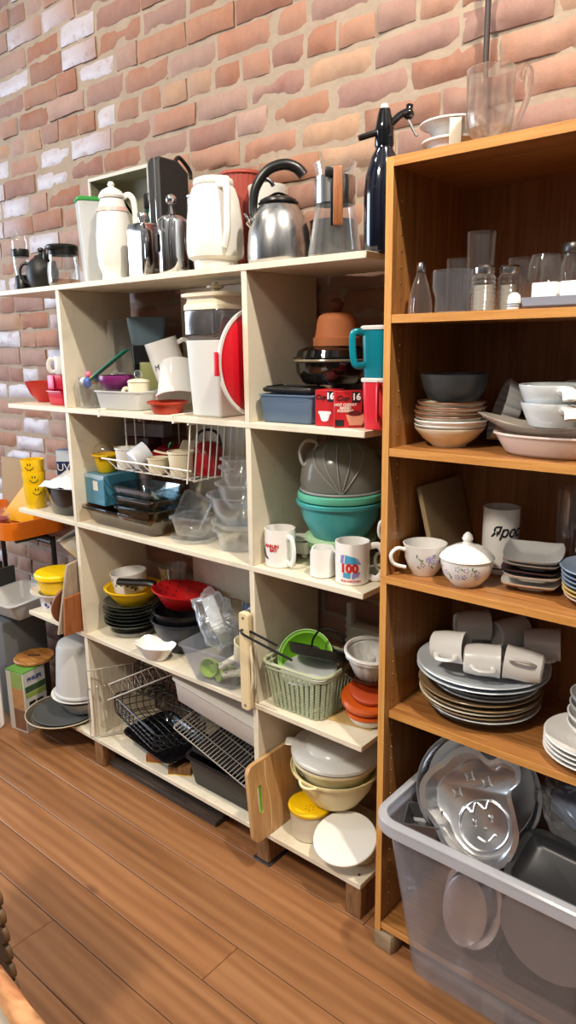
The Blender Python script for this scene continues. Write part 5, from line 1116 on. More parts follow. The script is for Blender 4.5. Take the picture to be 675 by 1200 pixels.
m = MB(); m.lathe([(0, .0665), (.094, .0665), (.098, .07), (.098, .078), (.09, .081), (0, .08)], n=48); part('lid', m, bsdf('pale_mint_plastic', C(178, 214, 172), .4), t)
t = th('mixing_bowl', 'large turquoise plastic mixing bowl on the mint lidded bowl', 'bowl', (.262, .162, Z3+.0815))
m = MB(); m.cup([(0, 0), (.07, 0), (.076, .005), (.1, .05), (.108, .088), (.116, .09), (.118, .099), (.112, .101)], .003, n=56); part('body', m, TQ, t)
t = th('round_cover', 'seafoam green lid resting on the turquoise mixing bowl', 'lid', (.263, .163, Z3+.184))
m = MB(); m.lathe([(0, 0), (.1, 0), (.113, .002), (.116, .008), (.115, .018), (.11, .022), (.104, .012), (0, .01)], n=56); part('panel', m, SEA, t)
t = th('strainer_bowl', 'smoky clear plastic strainer bowl standing upright on the seafoam lid', 'strainer', (.262, .168, Z3+.19+.0175), 36)
m = MB(); m.ring(.108, .0035, .002, 48, 8); part('base_ring', m, GRP, t)
m = MB(); m.lathe([(.104, .004), (.108, .004), (.11, .03), (.104, .07), (.085, .105), (.05, .126), (0, .132), (0, .129), (.05, .123), (.082, .103), (.101, .069), (.107, .03), (.104, .004)], n=56, ey=.85); part('shell', m, FRG, t)
for a in (-70, -40, -10, 20, 50):
    m = MB(); p = [(r*math.cos(rad(-90+a*z/.13)), .85*r*math.sin(rad(-90+a*z/.13))-.001, z) for r, z in ((.109, .004), (.111, .03), (.105, .07), (.086, .105), (.052, .127))]; m.tube(spl(p, 4), .0016, 6); part('rib', m, bsdf('smoke_rib', C(150, 148, 142), .4), t)
m = MB(); m.tube(spl([(-.098, -.03, .07), (-.108, -.035, .108), (-.09, -.03, .134), (-.064, -.02, .126), (-.074, -.025, .1)], 5, True), .0045, 8, True); part('grip_loop', m, LGP, t)
eg = None
for z, rot, lb in ((Z3, (0, 0, rad(20)), 'white enamel mug with black rim, standing lower at right end'), (Z3+.0865, (rad(3), rad(6), rad(34)), 'white enamel mug with black rim, tilted upper one of the pair')):
    if eg is None:
        eg = th('enamel_mug', lb, 'mug', (.45, .16, z), rot=rot, group='white enamel mugs with black rims')
        m = MB(); m.cup([(0, 0), (.034, 0), (.036, .003), (.043, .08), (.044, .083)], .002, n=44); part('body', m, WPL, eg)
        m = MB(); m.ring(.0435, .0024, .0835, 44, 8); part('rim', m, BPL, eg)
        m = MB(); m.lathe([(.0398, .042), (.0402, .0422), (.0403, .0438), (.0399, .044)], n=44); part('stripe', m, DKG, eg)
        part('handle', handle([(-.036, -.02, .066), (-.052, -.03, .064), (-.054, -.032, .04), (-.046, -.028, .022), (-.032, -.019, .024)], .004), WPL, eg)
    else: dup(eg, (.448, .157, z), rot, lb)
# ================================================================ CREAM SHELVES, FOURTH ROW
t = th('enamel_bowl', 'white enamel bowl with dark interior at the back left under third shelf', 'bowl', (-.94, .175, Z4+.222), rot=(rad(16), rad(-18), 0))
m = MB(); m.cup([(0, 0), (.045, 0), (.05, .004), (.075, .07), (.08, .094), (.086, .097), (.086, .1)], .003, n=44); part('body', m, WPL, t)
m = MB(); m.lathe([(0, .012), (.045, .012), (.07, .07), (.0755, .09), (.074, .09), (.068, .07), (.044, .014), (0, .014)], n=44); part('dark_lining', m, GRP, t)
m = MB(); m.ring(.0865, .0022, .099, 44, 6); part('rim', m, DKG, t)
m = MB(); m.cup([(0, 0), (.05, 0), (.054, .005), (.06, .2)], .003); solo('storage_tin', 'tall dull tin at the back left of fourth shelf holding up the enamel bowl', 'tin', m, LGP, (-.93, .2, Z4))
t = th('casserole', 'white ceramic casserole with blue flower print at left end of fourth shelf', 'casserole', (-1.045, .085, Z4), 50)
cp = [(0, 0), (.056, 0), (.06, .005), (.064, .012), (.069, .06), (.072, .07)]
m = MB(); m.cup(cp+[(.098, .078), (.1, .083)], .004, n=52); part('body', m, POR, t)
a, b = MB(), MB(); rg = random.Random(8)
for i in range(4):
    c = MB(); wrap_patch(c, prof_r(cp), -.6+i*.4, .036+.008*(i % 2), .007, .007); part('print_flower', c, BBL, t)
    c = MB(); wrap_patch(c, prof_r(cp), -.45+i*.4, .028+.01*(i % 2), .008, .003, .7); part('print_leaf', c, BBL, t)
t = th('lidded_tub', 'bright yellow lidded plastic tub sitting on the flowered casserole', 'tub', (-1.042, .088, Z4+.0735))
m = MB(); m.cup([(0, 0), (.06, 0), (.064, .004), (.076, .058)], .003, n=52); part('body', m, YPL, t)
m = MB(); m.lathe([(0, .0585), (.082, .0585), (.085, .062), (.085, .074), (.079, .081), (0, .08)], n=52); part('lid', m, bsdf('lemon_lid', C(250, 208, 10), .35), t)
t = th('cutting_board', 'tall weathered grey-brown board leaning on the left upright', 'board', (-.801, .005, Z4+.001), rot=(0, rad(5), rad(-6)))
m = MB(); m.prism([(-.075, 0), (.07, 0), (.07, .26), (.05, .275), (-.032, .255)], -.006, .006, MX(((0, 0, 1, 0), (1, 0, 0, 0), (0, 1, 0, 0), (0, 0, 0, 1))), b=.002); part('panel', m, WDG, t)
t = th('cutting_board', 'small reddish wooden board leaning in front of the grey-brown one', 'board', (-.777, -.012, Z4+.001), rot=(0, rad(4), 0))
m = MB(); m.prism([(-.052, 0), (.06, 0), (.055, .15), (-.048, .142)], -.0055, .0055, MX(((0, 0, 1, 0), (1, 0, 0, 0), (0, 1, 0, 0), (0, 0, 0, 1))), b=.002); part('panel', m, WDR, t)
t = th('paddle_board', 'round dark wooden paddle board on edge between casserole and grey board', 'board', (-.862, .02, Z4+.001), rot=(0, rad(6), rad(-6)))
m = MB(); m.prism([(.075*math.cos(a*.1745), .077+.075*math.sin(a*.1745)) for a in range(36)], -.005, .005, MX(((0, 0, 1, 0), (1, 0, 0, 0), (0, 1, 0, 0), (0, 0, 0, 1))), b=.002); part('disc', m, wood('dark_paddle_wood', C(96, 50, 26), C(118, 66, 36), C(134, 80, 46), 2, 3., .5), t)
t = th('green_peeler_board', 'lime green flexible board standing behind the reddish wooden board', 'board', (-.773, .135, Z4+.006), rot=(0, rad(1), 0))
m = MB(); m.tube(spl([(0, -.045, .01), (0, -.05, .18), (0, -.03, .212), (0, .03, .212), (0, .05, .18), (0, .045, .01)], 5), .006, 8); m.prism([(-.045, .002), (.045, .002), (.048, .18), (.03, .21), (-.03, .21), (-.048, .18)], -.002, .002, MX(((0, 0, 1, 0), (1, 0, 0, 0), (0, 1, 0, 0), (0, 0, 0, 1)))); part('panel', m, LIM, t)
t = th('rolling_pin', 'short wooden handle poking out behind the flowered casserole', 'utensil', (-1.09, .165, Z4+.03), rot=(0, rad(82), rad(215)))
m = MB(); m.lathe([(0, -.02), (.011, -.02), (.012, .0), (.012, .06), (.009, .09), (.012, .11), (.013, .135), (.008, .15), (0, .152)]); part('handle', m, WDB, t)
# middle bay
G = 'dark glass plates'
for i in range(7):
    solo('glass_plate', ('lowest', 'second', 'third', 'fourth', 'fifth', 'sixth', 'topmost')[i]+' of the dark green glass soup plates under the yellow bowl', 'plate', plate(.1+.003*math.sin(i*2.1), .03, .003), GLD2, (-.628+.003*math.sin(i*1.4), .125, Z4+.018+i*.0125), group=G)
m = MB(); m.cup([(0, 0), (.07, 0), (.074, .003), (.08, .016), (.082, .018)], .003, n=48); solo('glass_dish', 'clear glass dish at the foot of the dark plate stack', 'dish', m, GLT, (-.628, .125, Z4))
t = th('yellow_bowl', 'yellow plastic bowl with side handle on the dark plate stack', 'bowl', (-.622, .13, Z4+.1095), 48)
m = MB(); m.cup([(0, 0), (.055, 0), (.06, .004), (.088, .042), (.094, .056), (.102, .058), (.102, .062)], .003, n=52); part('body', m, YPL, t)
part('handle', handle([(.098, 0, .058), (.125, 0, .06), (.14, 0, .056), (.146, 0, .05)], .006, flat=(.014, .004)), YPL, t)
t = th('floral_bowl', 'small white straight-sided pot with plum flower print in the yellow bowl', 'bowl', (-.635, .13, Z4+.1525), 44, (rad(0), rad(-5), rad(44)))
m = MB(); m.cup([(0, 0), (.054, 0), (.058, .004), (.064, .066), (.065, .07)], .003, n=52); part('body', m, POR, t)
rg = random.Random(6); pr = [(0, 0), (.054, 0), (.058, .004), (.064, .066), (.065, .07)]
for i in range(22):
    a_ = rg.uniform(-1.2, 1.2); c = MB(); wrap_patch(c, prof_r(pr), a_, rg.uniform(.016, .055), rg.uniform(.004, .009), rg.uniform(.004, .007), rg.uniform(0, 3)); part('print_petal', c, (INKP, DKG, BLUC, INKG)[i % 4], t)
m = MB(); m.cup([(0, 0), (.035, 0), (.038, .004), (.05, .066), (.052, .07)], .0025, n=40); solo('glass_bowl', 'clear glass bowl at the back beside the plum-flower pot', 'bowl', m, GLT, (-.522, .23, Z4+.1705))
m = MB(); m.cup([(0, 0), (.038, 0), (.04, .004), (.042, .17)], .003); solo('canister', 'plain canister at the back behind the yellow bowl', 'canister', m, LGP, (-.522, .235, Z4))
t = th('nested_pot', 'dark navy plastic mixing bowl with lip under the red strainer', 'bowl', (-.385, .153, Z4))
m = MB(); m.cup([(0, 0), (.07, 0), (.075, .005), (.1, .07), (.106, .1), (.112, .102), (.112, .108)], .003, n=56); part('body', m, DGP, t)
t = th('nested_pot', 'darker black plastic bowl nested inside the navy mixing bowl', 'bowl', (-.383, .154, Z4+.036))
m = MB(); m.cup([(0, 0), (.06, 0), (.066, .005), (.096, .07), (.101, .095), (.107, .097), (.107, .103)], .003, n=56); part('body', m, BPL, t)
t = th('strainer', 'red plastic strainer with black handle resting on the navy bowls', 'strainer', (-.382, .148, Z4+.140), rot=(rad(4), rad(-6), rad(206)))
m = MB(); m.cup([(0, 0), (.05, 0), (.062, .006), (.096, .05), (.101, .056), (.108, .058), (.108, .063)], .003, n=56); part('bowl', m, RED, t)
rg = random.Random(2)
hb_ = None
for j in range(4):
    for i in range(9+2*j):
        r_ = .07+.0085*j; z_ = .0165+.0125*j-.0008; a_ = 2*PI*(i+.5*j)/(9+2*j)
        if math.cos(a_-rad(-53)) < -.2: continue
        c = MB(); c.prism(el(.0028, n=8), 0, .0008, T(r_*math.cos(a_)*.97, r_*math.sin(a_)*.97, z_+.0045) @ RZ(math.degrees(a_)) @ RY(-52)); part('drain_hole', c, INK, t)
part('handle', handle([(.106, 0, .06), (.13, 0, .062), (.18, 0, .055), (.24, 0, .048)], .011, flat=(.018, .012)), BPL, t)
m = MB(); m.tube(spl([(.1, -.016, .06), (.124, -.004, .061), (.124, .004, .061), (.1, .016, .06)], 4), .004, 8); part('handle_joint', m, RED, t)
t = th('square_bowl', 'white square ceramic bowl with flared corners at the front of fourth shelf', 'bowl', (-.385, .022, Z4), 4)
m = MB(); ol = lambda k, c: [(k*math.copysign(abs(math.cos(a))**c, math.cos(a)), k*math.copysign(abs(math.sin(a))**c, math.sin(a))) for a in [2*PI*i/48 for i in range(48)]]
RR = [(ol(.045, .8), 0), (ol(.05, .8), .004), (ol(.085, .55), .05), (ol(.083, .55), .051), (ol(.046, .8), .008)]
m.loft([[(x*.9, y*.52, z*.9+(.012*(abs(x*y)/(.08*.08)) if z > .04 else 0)) for x, y in o] for o, z in RR]); part('body', m, POR, t)
t = th('parts_bin', 'clear plastic bin of mixer parts at the front of fourth shelf', 'bin', (-.1, .085, Z4), 6)
m = MB(); m.tray(rr(.07, .085, .012), rr(.115, .105, .016), .115, .0022, lip=.006); part('body', m, FRB, t)
for lb, loc, rot in (('green plastic scoop lying in the clear parts bin, left one', (-.14, .05, Z4+.034), (.2, .1, .3)), ('green plastic scoop lying in the clear parts bin, right one', (-.08, .05, Z4+.034), (.3, -.1, -.4))):
    g = th('scoop', lb, 'scoop', loc, rot=rot, group='green scoops'); m = MB(); m.cup([(0, 0), (.018, 0), (.026, .012), (.03, .03)], .002, M=RX(70), n=24); part('bowl', m, bsdf('pale_lime_plastic', C(168, 204, 84), .4), g)
    part('handle', handle([(.02, 0, .006), (.05, .0, .012), (.08, 0, .01)], .005, flat=(.008, .003)), bsdf('pale_lime_grip', C(160, 196, 80), .4), g)
for i, (loc, rot, L_) in enumerate((((-.055, .035, Z4+.075), (.2, -.6, .5), .075), ((-.025, .025, Z4+.05), (.1, -.3, .3), .08))):
    m = MB(); m.prism(rr(L_*.5, .014, .013), -.006, .006, b=.003); g = th('spatula', ('cream plastic spatula end in the parts bin, upper one', 'cream plastic spatula end in the parts bin, lower one')[i], 'utensil', loc, rot=rot, group='cream spatulas'); part('blade', m, CPL, g)
    m = MB(); m.lathe([(0, .0062), (.004, .0062), (.004, .0066), (0, .0066)], T(-L_*.32, 0, 0), 10); part('hanging_hole', m, DKG, g)
t = th('bagged_mixer_parts', 'white mixer attachment wrapped in bluish clear plastic on top of parts bin', 'package', (-.158, .09, Z4+.168), rot=(rad(24), rad(26), rad(-28)))
part('plastic_wrap', crumple(.084, .052, .064, 21, .3, 20), CLW, t, smooth=False)
m = MB(); m.box(-.075, .05, -.022, .022, .0, .035, b=.008); m.box(.02, .06, -.018, .018, -.05, .03, b=.006); part('attachment', m, bsdf('white_enamel', C(222, 222, 218), .3), t)
m = MB(); m.lathe([(0, -.045), (.034, -.045), (.036, -.04), (.036, .03), (.032, .034), (0, .034)], T(-.02, 0, -.03) @ RX(90)); part('metal_drum', m, CHR, t)
for i, (x, y, zz, ro) in enumerate(((-.03, .13, .165, (.5, .4, 1.)), (-.085, .205, .165, (.2, .9, .3)))):
    g = th('plastic_bag', ('crinkled clear bag bulging at the right of the parts bin', 'crinkled blue-tinted bag at the back of the parts bin')[i], 'bag', (x, y, Z4+zz), rot=ro); part('wrap', crumple(.036, .03, .046, 31+i, .35, 14), CLW, g, smooth=False)
m = MB(); m.cup([(.0, 0), (.024, 0), (.028, .004), (.036, .06), (.038, .064)], .003); solo('cream_cup', 'cream plastic cup leaning at the right end of parts bin', 'cup', m, CPL, (-.022, .06, Z4+.082), rot=(0, .3, 0))
t = th('wire_loop_utensil', 'tall looped steel utensil standing behind the bagged parts', 'utensil', (-.19, .215, Z4))
m = MB(); m.tube(spl([(-.025, 0, .0), (-.03, 0, .17), (-.02, 0, .19), (.02, 0, .19), (.03, 0, .17), (.025, 0, .0)], 5), .005, 8, flat=(.008, .003)); part('loop', m, CHR, t)
m = MB(); m.box(.04, .056, -.01, .01, 0, .185, b=.003); part('blue_blade', m, FRBL, t)
t = th('cream_rail', 'long cream plastic rail with rounded end standing against middle upright', 'rail', (.066, -.0145, Z4-.02), 2)
m = MB(); m.prism([(x, z+.15) for x, z in rr(.018, .148, .012)], -.009, .009, MX(((1, 0, 0, 0), (0, 0, 1, 0), (0, 1, 0, 0), (0, 0, 0, 1))), b=.003); part('rail', m, bsdf('old_cream_plastic', C(222, 202, 160), .4), t)
for z in (.018, .282):
    m = MB(); m.lathe([(0, 0), (.004, 0), (.004, .001), (0, .0012)], T(0, -.0092, z) @ RX(90), 12); part('screw', m, STL, t)
m = MB(); m.tube(spl([(.016, 0, .2), (.026, -.004, .15), (.026, -.004, .1), (.016, 0, .06)], 5), .004, 8); part('curved_bracket', m, CPL, t)
# right bay
t = th('woven_basket', 'sage green woven-look plastic basket on fourth shelf right bay', 'basket', (.207, .104, Z4+.0005), 2)
o0, o1 = rr(.088, .08, .03, 8), rr(.108, .096, .034, 8); HB = .138
m = MB(); nn = 84; rows = 13
def outp(u, k):
    n = len(o0); f = u*n; i = int(f) % n; w_ = f-int(f); j = (i+1) % n
    a = [o0[i][c]*(1-w_)+o0[j][c]*w_ for c in (0, 1)]; b = [o1[i][c]*(1-w_)+o1[j][c]*w_ for c in (0, 1)]
    return [a[c]*(1-k)+b[c]*k for c in (0, 1)]
per = [0]; q = [V(outp(i/400, .5)) for i in range(401)]
for a, b in zip(q, q[1:]): per.append(per[-1]+(b-a).length)
def upar(s):
    s *= per[-1]
    for i in range(400):
        if per[i+1] >= s: return (i+(s-per[i])/max(1e-9, per[i+1]-per[i]))/400
    return 1
up_ = [upar(i/nn) for i in range(nn)]
# vertical braid strands and horizontal bands, open between
for i in range(0, nn, 2):
    pts = []
    for r_ in range(rows*2+1):
        k = .04+.84*r_/(rows*2)
        if k > .56 and outp(up_[i], .8)[0] < -.09 and abs(outp(up_[i], .8)[1]) < .045: continue
        d = (1 if r_ % 2 else -1)*.62
        x, y = outp(upar(((i+d) % nn)/nn), k); pts.append((x, y, k*HB))
    m.tube(pts, .0019, 5)
    pts = []
    for r_ in range(rows*2+1):
        k = .04+.84*r_/(rows*2)
        if k > .56 and outp(up_[i], .8)[0] < -.09 and abs(outp(up_[i], .8)[1]) < .045: continue
        d = (-1 if r_ % 2 else 1)*.62
        x, y = outp(upar(((i+d) % nn)/nn), k); pts.append((x, y, k*HB+.001))
    m.tube(pts, .0019, 5)
o = part('woven_wall', m, SAG, t); o['kind'] = 'stuff'
m = MB(); hole = lambda z: z
rt = [(x, y, HB*.985) for x, y in rr(.109, .097, .034, 8)]
m.tube(rt, .005, 8, True); m.tube([(x, y, HB*.88) for x, y in rr(.1055, .094, .034, 8)], .0035, 8, True)
part('rim', m, SAG, t)
m = MB(); m.tube(spl([(-.109, -.05, .135), (-.1035, -.045, .1), (-.0995, -.02, .078), (-.0995, .02, .078), (-.1035, .045, .1), (-.109, .05, .135)], 6), .0045, 8); part('hand_grip', m, SAG, t)
m = MB(); m.prism(rr(.087, .079, .03), 0, .004); part('base', m, SAG, t)
t = th('colander', 'lime green plastic colander standing tilted in the woven basket', 'colander', (.175, .125, Z4+.118), rot=(rad(52), rad(-10), rad(30)))
m = MB(); m.cup([(0, -.03), (.03, -.03), (.055, -.012), (.072, .022), (.08, .024), (.08, .03)], .0025, n=48); part('bowl', m, LIM, t)
t = th('clear_lid', 'pale frosted plastic lid lying in the woven basket', 'lid', (.212, .085, Z4+.108), rot=(rad(14), rad(-4), 0)); m = MB(); m.lathe([(0, 0), (.07, 0), (.075, .004), (.072, .009), (0, .008)], n=44, ex=1.15); part('panel', m, FRC, t)
t = th('frying_pan', 'black pan lying across the top of the woven basket', 'pan', (.228, .1, Z4+.146), rot=(rad(-24), rad(-2), rad(6)))
m = MB(); m.cup([(0, 0), (.062, 0), (.068, .004), (.078, .026), (.08, .028)], .003, n=48, ex=1.15); part('body', m, DST, t)
t = th('spider_handle', 'black wire handle hoop sticking out over the left of woven basket', 'utensil', (.2, -.022, Z4+.205), rot=(0, rad(4), rad(2)))
m = MB(); m.tube(spl([(-.02, .012, 0), (-.09, .012, .008), (-.13, .01, .012), (-.138, 0, .012), (-.13, -.012, .012), (-.09, -.014, .006), (.05, -.012, -.01)], 6), .0035, 8); part('hoop', m, BPL, t)
t = th('wire_hoop', 'thin black wire hoop standing up at the back of woven basket', 'utensil', (.255, .12, Z4+.16), rot=(0, rad(10), rad(20)))
m = MB(); m.tube(spl([(-.05, 0, -.01), (-.05, 0, .03), (-.03, 0, .065), (.01, 0, .07), (.035, 0, .05), (.045, 0, .0)], 6), .003, 8); part('hoop', m, BPL, t)
t = th('plastic_casing', 'white boxy plastic part with toothed edge at the back of fourth shelf', 'casing', (.345, .245, Z4))
m = MB(); m.tray(rr(.1, .018, .006), rr(.105, .022, .008), .205, .003); m.box(-.1, .1, -.021, .021, .2, .206, b=.001); part('shell', m, bsdf('aged_white_plastic', C(196, 192, 180), .4), t)
m = MB(); m.box(-.112, -.0955, -.012, .012, .05, .27, b=.003); part('arm', m, LGP, t)
for i in range(6):
    m = MB(); m.box(-.119, -.1115, -.006, .006, .1+.022*i, .111+.022*i, b=.001); part('tooth', m, LGP, t)
t = th('white_lid_bowl', 'white bowl with orange lid at the bottom right of fourth shelf', 'bowl', (.392, .115, Z4+.003))
m = MB(); m.cup([(0, 0), (.04, 0), (.045, .003), (.056, .02), (.058, .024)], .003, n=44); part('bowl', m, WPL, t)
m = MB(); m.lathe([(0, .0245), (.058, .0245), (.061, .028), (.06, .036), (.05, .039), (0, .038)], n=44); part('lid', m, ORG, t)
m = MB(); m.prism(rr(.07, .06, .004), 0, .0025); solo('trivet', 'thin patterned cork mat under the orange-lidded bowl', 'mat', m, bsdf('cork', C(190, 160, 104), .8, var=.3, vs=60), (.345, .125, Z4), 10)
t = th('orange_lid', 'large orange plastic lid tilted on the orange-lidded bowl', 'lid', (.388, .12, Z4+.062), rot=(rad(10), rad(7), 0)); m = MB(); m.lathe([(0, 0), (.066, 0), (.073, .003), (.074, .012), (.068, .02), (.05, .018), (0, .018)], n=48); part('panel', m, ORG, t)
t = th('orange_lid', 'smaller orange plastic lid under the glass dish, uppermost of orange lids', 'lid', (.395, .125, Z4+.088), rot=(rad(12), rad(10), 0)); m = MB(); m.lathe([(0, 0), (.056, 0), (.06, .003), (.06, .01), (.052, .014), (0, .013)], n=48); part('panel', m, bsdf('burnt_orange_plastic', C(186, 74, 36), .35), t)
t = th('glass_pie_dish', 'clear glass pie dish under the white fluted cake mould', 'dish', (.378, .135, Z4+.122), rot=(rad(3), rad(6), 0)); m = MB(); m.cup([(0, 0), (.05, 0), (.054, .003), (.066, .018), (.074, .02), (.074, .024)], .003, n=44); part('dish', m, GLA, t)
t = th('bundt_mould', 'white plastic fluted cake mould with clear centre on the glass pie dish', 'mould', (.386, .13, Z4+.132), rot=(rad(5), rad(6), 0))
m = MB(); m.cup([(0, 0), (.036, 0), (.04, .003), (.058, .045), (.062, .062), (.069, .064), (.069, .07)], .003, n=96, flute=12, fa=.04); part('shell', m, FRW, t)
m = MB(); m.lathe([(.0635, .07), (.0705, .07), (.073, .074), (.0705, .078), (.0655, .078), (.0635, .07)], n=48); part('rim', m, WPL, t)
m = MB(); m.lathe([(.02, .01), (.012, .055), (.0, .058)], n=24); part('centre_cone', m, FRW, t)
# ================================================================ CREAM SHELVES, BOTTOM ROW
def wires(name, lb, cat, loc, rot, paths, mm, r, group=None):
    g = th(name, lb, cat, loc, rot=rot, group=group)
    for nm_, ps in paths:
        for p in ps:
            m = MB(); m.tube(p, r*(1.5 if nm_ != 'wire' else 1), 6); part(nm_, m, mm, g)
    return g
P = lambda *a: spl(a, 4)
# steel dish rack: a tall rear grid and a slanting plate rack
fr, wi = [], []
for z in (0, .27): fr.append([(-.02, 0, z), (.2, 0, z)])
for i in range(9): x = -.02+.0275*i; wi.append(P((x, 0, 0), (x, 0, .19), (x+.008, -.012, .2), (x, -.012, .215), (x, 0, .27)))
g = wires('dish_rack', 'tall steel wire rack grid standing against the left upright, bottom shelf', 'rack', (-.72, -.004, Z5+.012), (rad(3), 0, rad(62)), [('frame', fr), ('wire', wi)], WIR, .0018)
fr, wi = [], []
hw, ln = .09, .31
fr.append([(-hw, 0, 0), (hw, 0, 0), (hw, ln, 0), (-hw, ln, 0), (-hw, 0, 0)]); fr.append([(-hw, .02, .05), (hw, .02, .05), (hw, ln-.02, .05), (-hw, ln-.02, .05), (-hw, .02, .05)])
for i in range(13): y = .02+.027*i; wi.append(P((-hw, y, .05), (-hw*.7, y, .0), (-hw*.2, y, .008), (0, y+.004, .05), (hw*.2, y, .008), (hw*.7, y, .0), (hw, y, .05)))
g = wires('plate_rack', 'steel wire plate rack lying aslant over the black wire baskets', 'rack', (-.675, .08, Z5+.15), (rad(26), rad(-20), rad(-66)), [('frame', fr), ('wire', wi)], WIR, .0019)
def wbasket(lb, loc, rot, hx, hy, h, nx, ny, mm=BWR, r=.0017, rows=3, name='wire_basket'):
    fr, wi = [], []
    def ol(k): return [(x*(.86+.14*k), y*(.86+.14*k), h*k) for x, y in rr(hx, hy, .03, 4)]
    for k in [i/(rows) for i in range(rows+1)]: o = ol(k); (fr if k == 1 else wi).append(o+[o[0]])
    for i in range(nx): x = -hx*.8+1.6*hx*i/(nx-1); wi.append(P((x*1.14, -hy, h), (x, -hy*.86, 0), (x, 0, 0), (x, hy*.86, 0), (x*1.14, hy, h)))
    for i in range(ny): y = -hy*.8+1.6*hy*i/(ny-1); wi.append(P((-hx, y*1.14, h), (-hx*.86, y, 0), (0, y, 0), (hx*.86, y, 0), (hx, y*1.14, h)))
    return wires(name, lb, 'basket', loc, rot, [('frame', fr), ('wire', wi)], mm, r)
wbasket('tangled black wire basket on the bottom shelf, upper one at the back', (-.5, .19, Z5+.16), (rad(-14), rad(8), rad(14)), .15, .08, .1, 10, 6)
wbasket('black wire basket at front left of the bottom shelf', (-.485, .09, Z5+.092), (rad(-8), rad(6), rad(-10)), .16, .1, .07, 11, 7)
t = th('roasting_pan', 'black non-stick pan lying under the black wire baskets', 'pan', (-.44, .1, Z5+.038), rot=(rad(2), rad(2), rad(-6)))
m = MB(); m.tray(rr(.12, .08, .02), rr(.14, .095, .03), .035, .002, lip=.008); part('body', m, ENB, t)
for i, (x, lb) in enumerate(((-.44, 'scuffed wooden block on the bottom shelf under the black pan, left one'), (-.325, 'wooden block with yellow base on the bottom shelf by broiler pan'))):
    t = th('wood_chock', lb, 'block', (x, .06, Z5), 30); m = MB(); m.box(-.04, .04, -.03, .03, .003, .0285, b=.002); part('block', m, (WDR, WBL)[i], t)
    m = MB(); m.box(-.041, .041, -.031, .031, 0, .0028); part('base_strip', m, bsdf('yellow_veneer', C(206, 168, 60), .5), t)
t = th('broiler_pan', 'large black roasting tin at the right of bottom shelf', 'pan', (-.102, .12, Z5), 0)
m = MB(); m.tray(rr(.14, .085, .02, 6), rr(.155, .1, .025, 6), .105, .002, lip=.01); part('body', m, bsdf('dark_bronze_enamel', C(26, 22, 20), .5), t)
t = th('broiler_grid', 'black slotted grill plate lying in the big black roasting tin', 'grill', (-.1, .12, Z5+.118), rot=(rad(3), rad(4), rad(2)))
m = MB(); m.prism(rr(.15, .085, .02), 0, .003); part('plate', m, DST, t)
for j in range(3):
    for i in range(7):
        m = MB(); m.prism(rr(.014, .0035, .003), .0031, .0042, T(-.12+.04*i, -.05+.045*j, 0)); part('slot', m, (BPL, ALU)[(i+j) % 5 == 0], t)
fr, wi = [], []
hx_, hy_ = .17, .1; fr.append([(x, y, 0) for x, y in rr(hx_, hy_, .012)]+[(hx_, hy_-.012, 0)])
for i in range(26): x = -hx_+.013*(i+.5); wi.append([(x, -hy_, .001), (x, hy_, .001)])
for y in (-.05, .0, .05): wi.append([(-hx_, y, -.002), (hx_, y, -.002)])
wires('cooling_rack', 'steel wire cooling rack slanting down under the white drawer, bottom shelf', 'rack', (-.12, .1, Z5+.175), (rad(12), rad(17), rad(2)), [('frame', fr), ('wire', wi)], WIR, .0013)
t = th('drawer_tray', 'white plastic drawer tray jammed under the fourth shelf, bottom row', 'tray', (-.135, .13, Z5+.245), rot=(rad(0), rad(9), rad(2)))
m = MB(); m.tray(rr(.18, .085, .016, 6), rr(.192, .1, .02, 6), .09, .003, lip=.007, lt=.005); m.prism(rr(.19, .098, .02, 6), .083, .0905); part('body', m, bsdf('off_white_plastic', C(214, 210, 202), .35), t)
t = th('bristle_mat', 'rolled brown bristle mat lying on the white drawer tray', 'mat', (-.12, .175, Z5+.342), rot=(0, rad(9), rad(2)))
m = MB(); m.box(-.17, .185, -.05, .045, 0, .022, b=.006); part('mat', m, bsdf('coir', C(120, 88, 54), .95, var=.5, vs=220, bump=1., bs=400), t)
# right bay
t = th('cutting_board', 'light wooden board with lime green grip slot leaning on middle upright', 'board', (.121, .035, Z5+.001), rot=(0, rad(-5), rad(0)))
YZ = MX(((0, 0, 1, 0), (1, 0, 0, 0), (0, 1, 0, 0), (0, 0, 0, 1)))
ro = rr(.1, .12, .025, 6, .0, .12); m = MB()
hl = rr(.0085, .045, .008, 4, -.06, .125)
def holed(mb, outer, inner, z0, z1, M):
    # board with one slot: bridge outline and hole, cap both faces as a fan of quads
    n = len(outer); k = len(inner)
    bm = bmesh.new(); vo = [bm.verts.new((x, y, 0)) for x, y in outer]; vi = [bm.verts.new((x, y, 0)) for x, y in inner]
    eo = [bm.edges.new((vo[i], vo[(i+1) % n])) for i in range(n)]; ei = [bm.edges.new((vi[i], vi[(i+1) % k])) for i in range(k)]
    r_ = bmesh.ops.triangle_fill(bm, edges=eo+ei, use_beauty=True, normal=(0, 0, 1))
    bm.verts.index_update(); vs = [tuple(q.co) for q in bm.verts]; fs = [tuple(q.index for q in p.verts) for p in bm.faces]; bm.free()
    N_ = len(vs); F_ = [tuple(q+N_ for q in p) for p in fs]+[p[::-1] for p in fs]
    for i in range(n): j = (i+1) % n; F_.append((i, j, j+N_, i+N_))
    for i in range(k): j = (i+1) % k; F_.append((n+j, n+i, n+i+N_, n+j+N_))
    mb.add([(x, y, z0) for x, y, z in vs]+[(x, y, z1) for x, y, z in vs], F_, M)
holed(m, ro, hl, -.007, .007, YZ); part('panel', m, WDB, t, ang=30)
m = MB(); m.tube([(.0, a, b) for a, b in rr(.0078, .0443, .0075, 4, -.06, .125)], .0032, 8, True, M=None); part('green_grip', m, LIM, t)
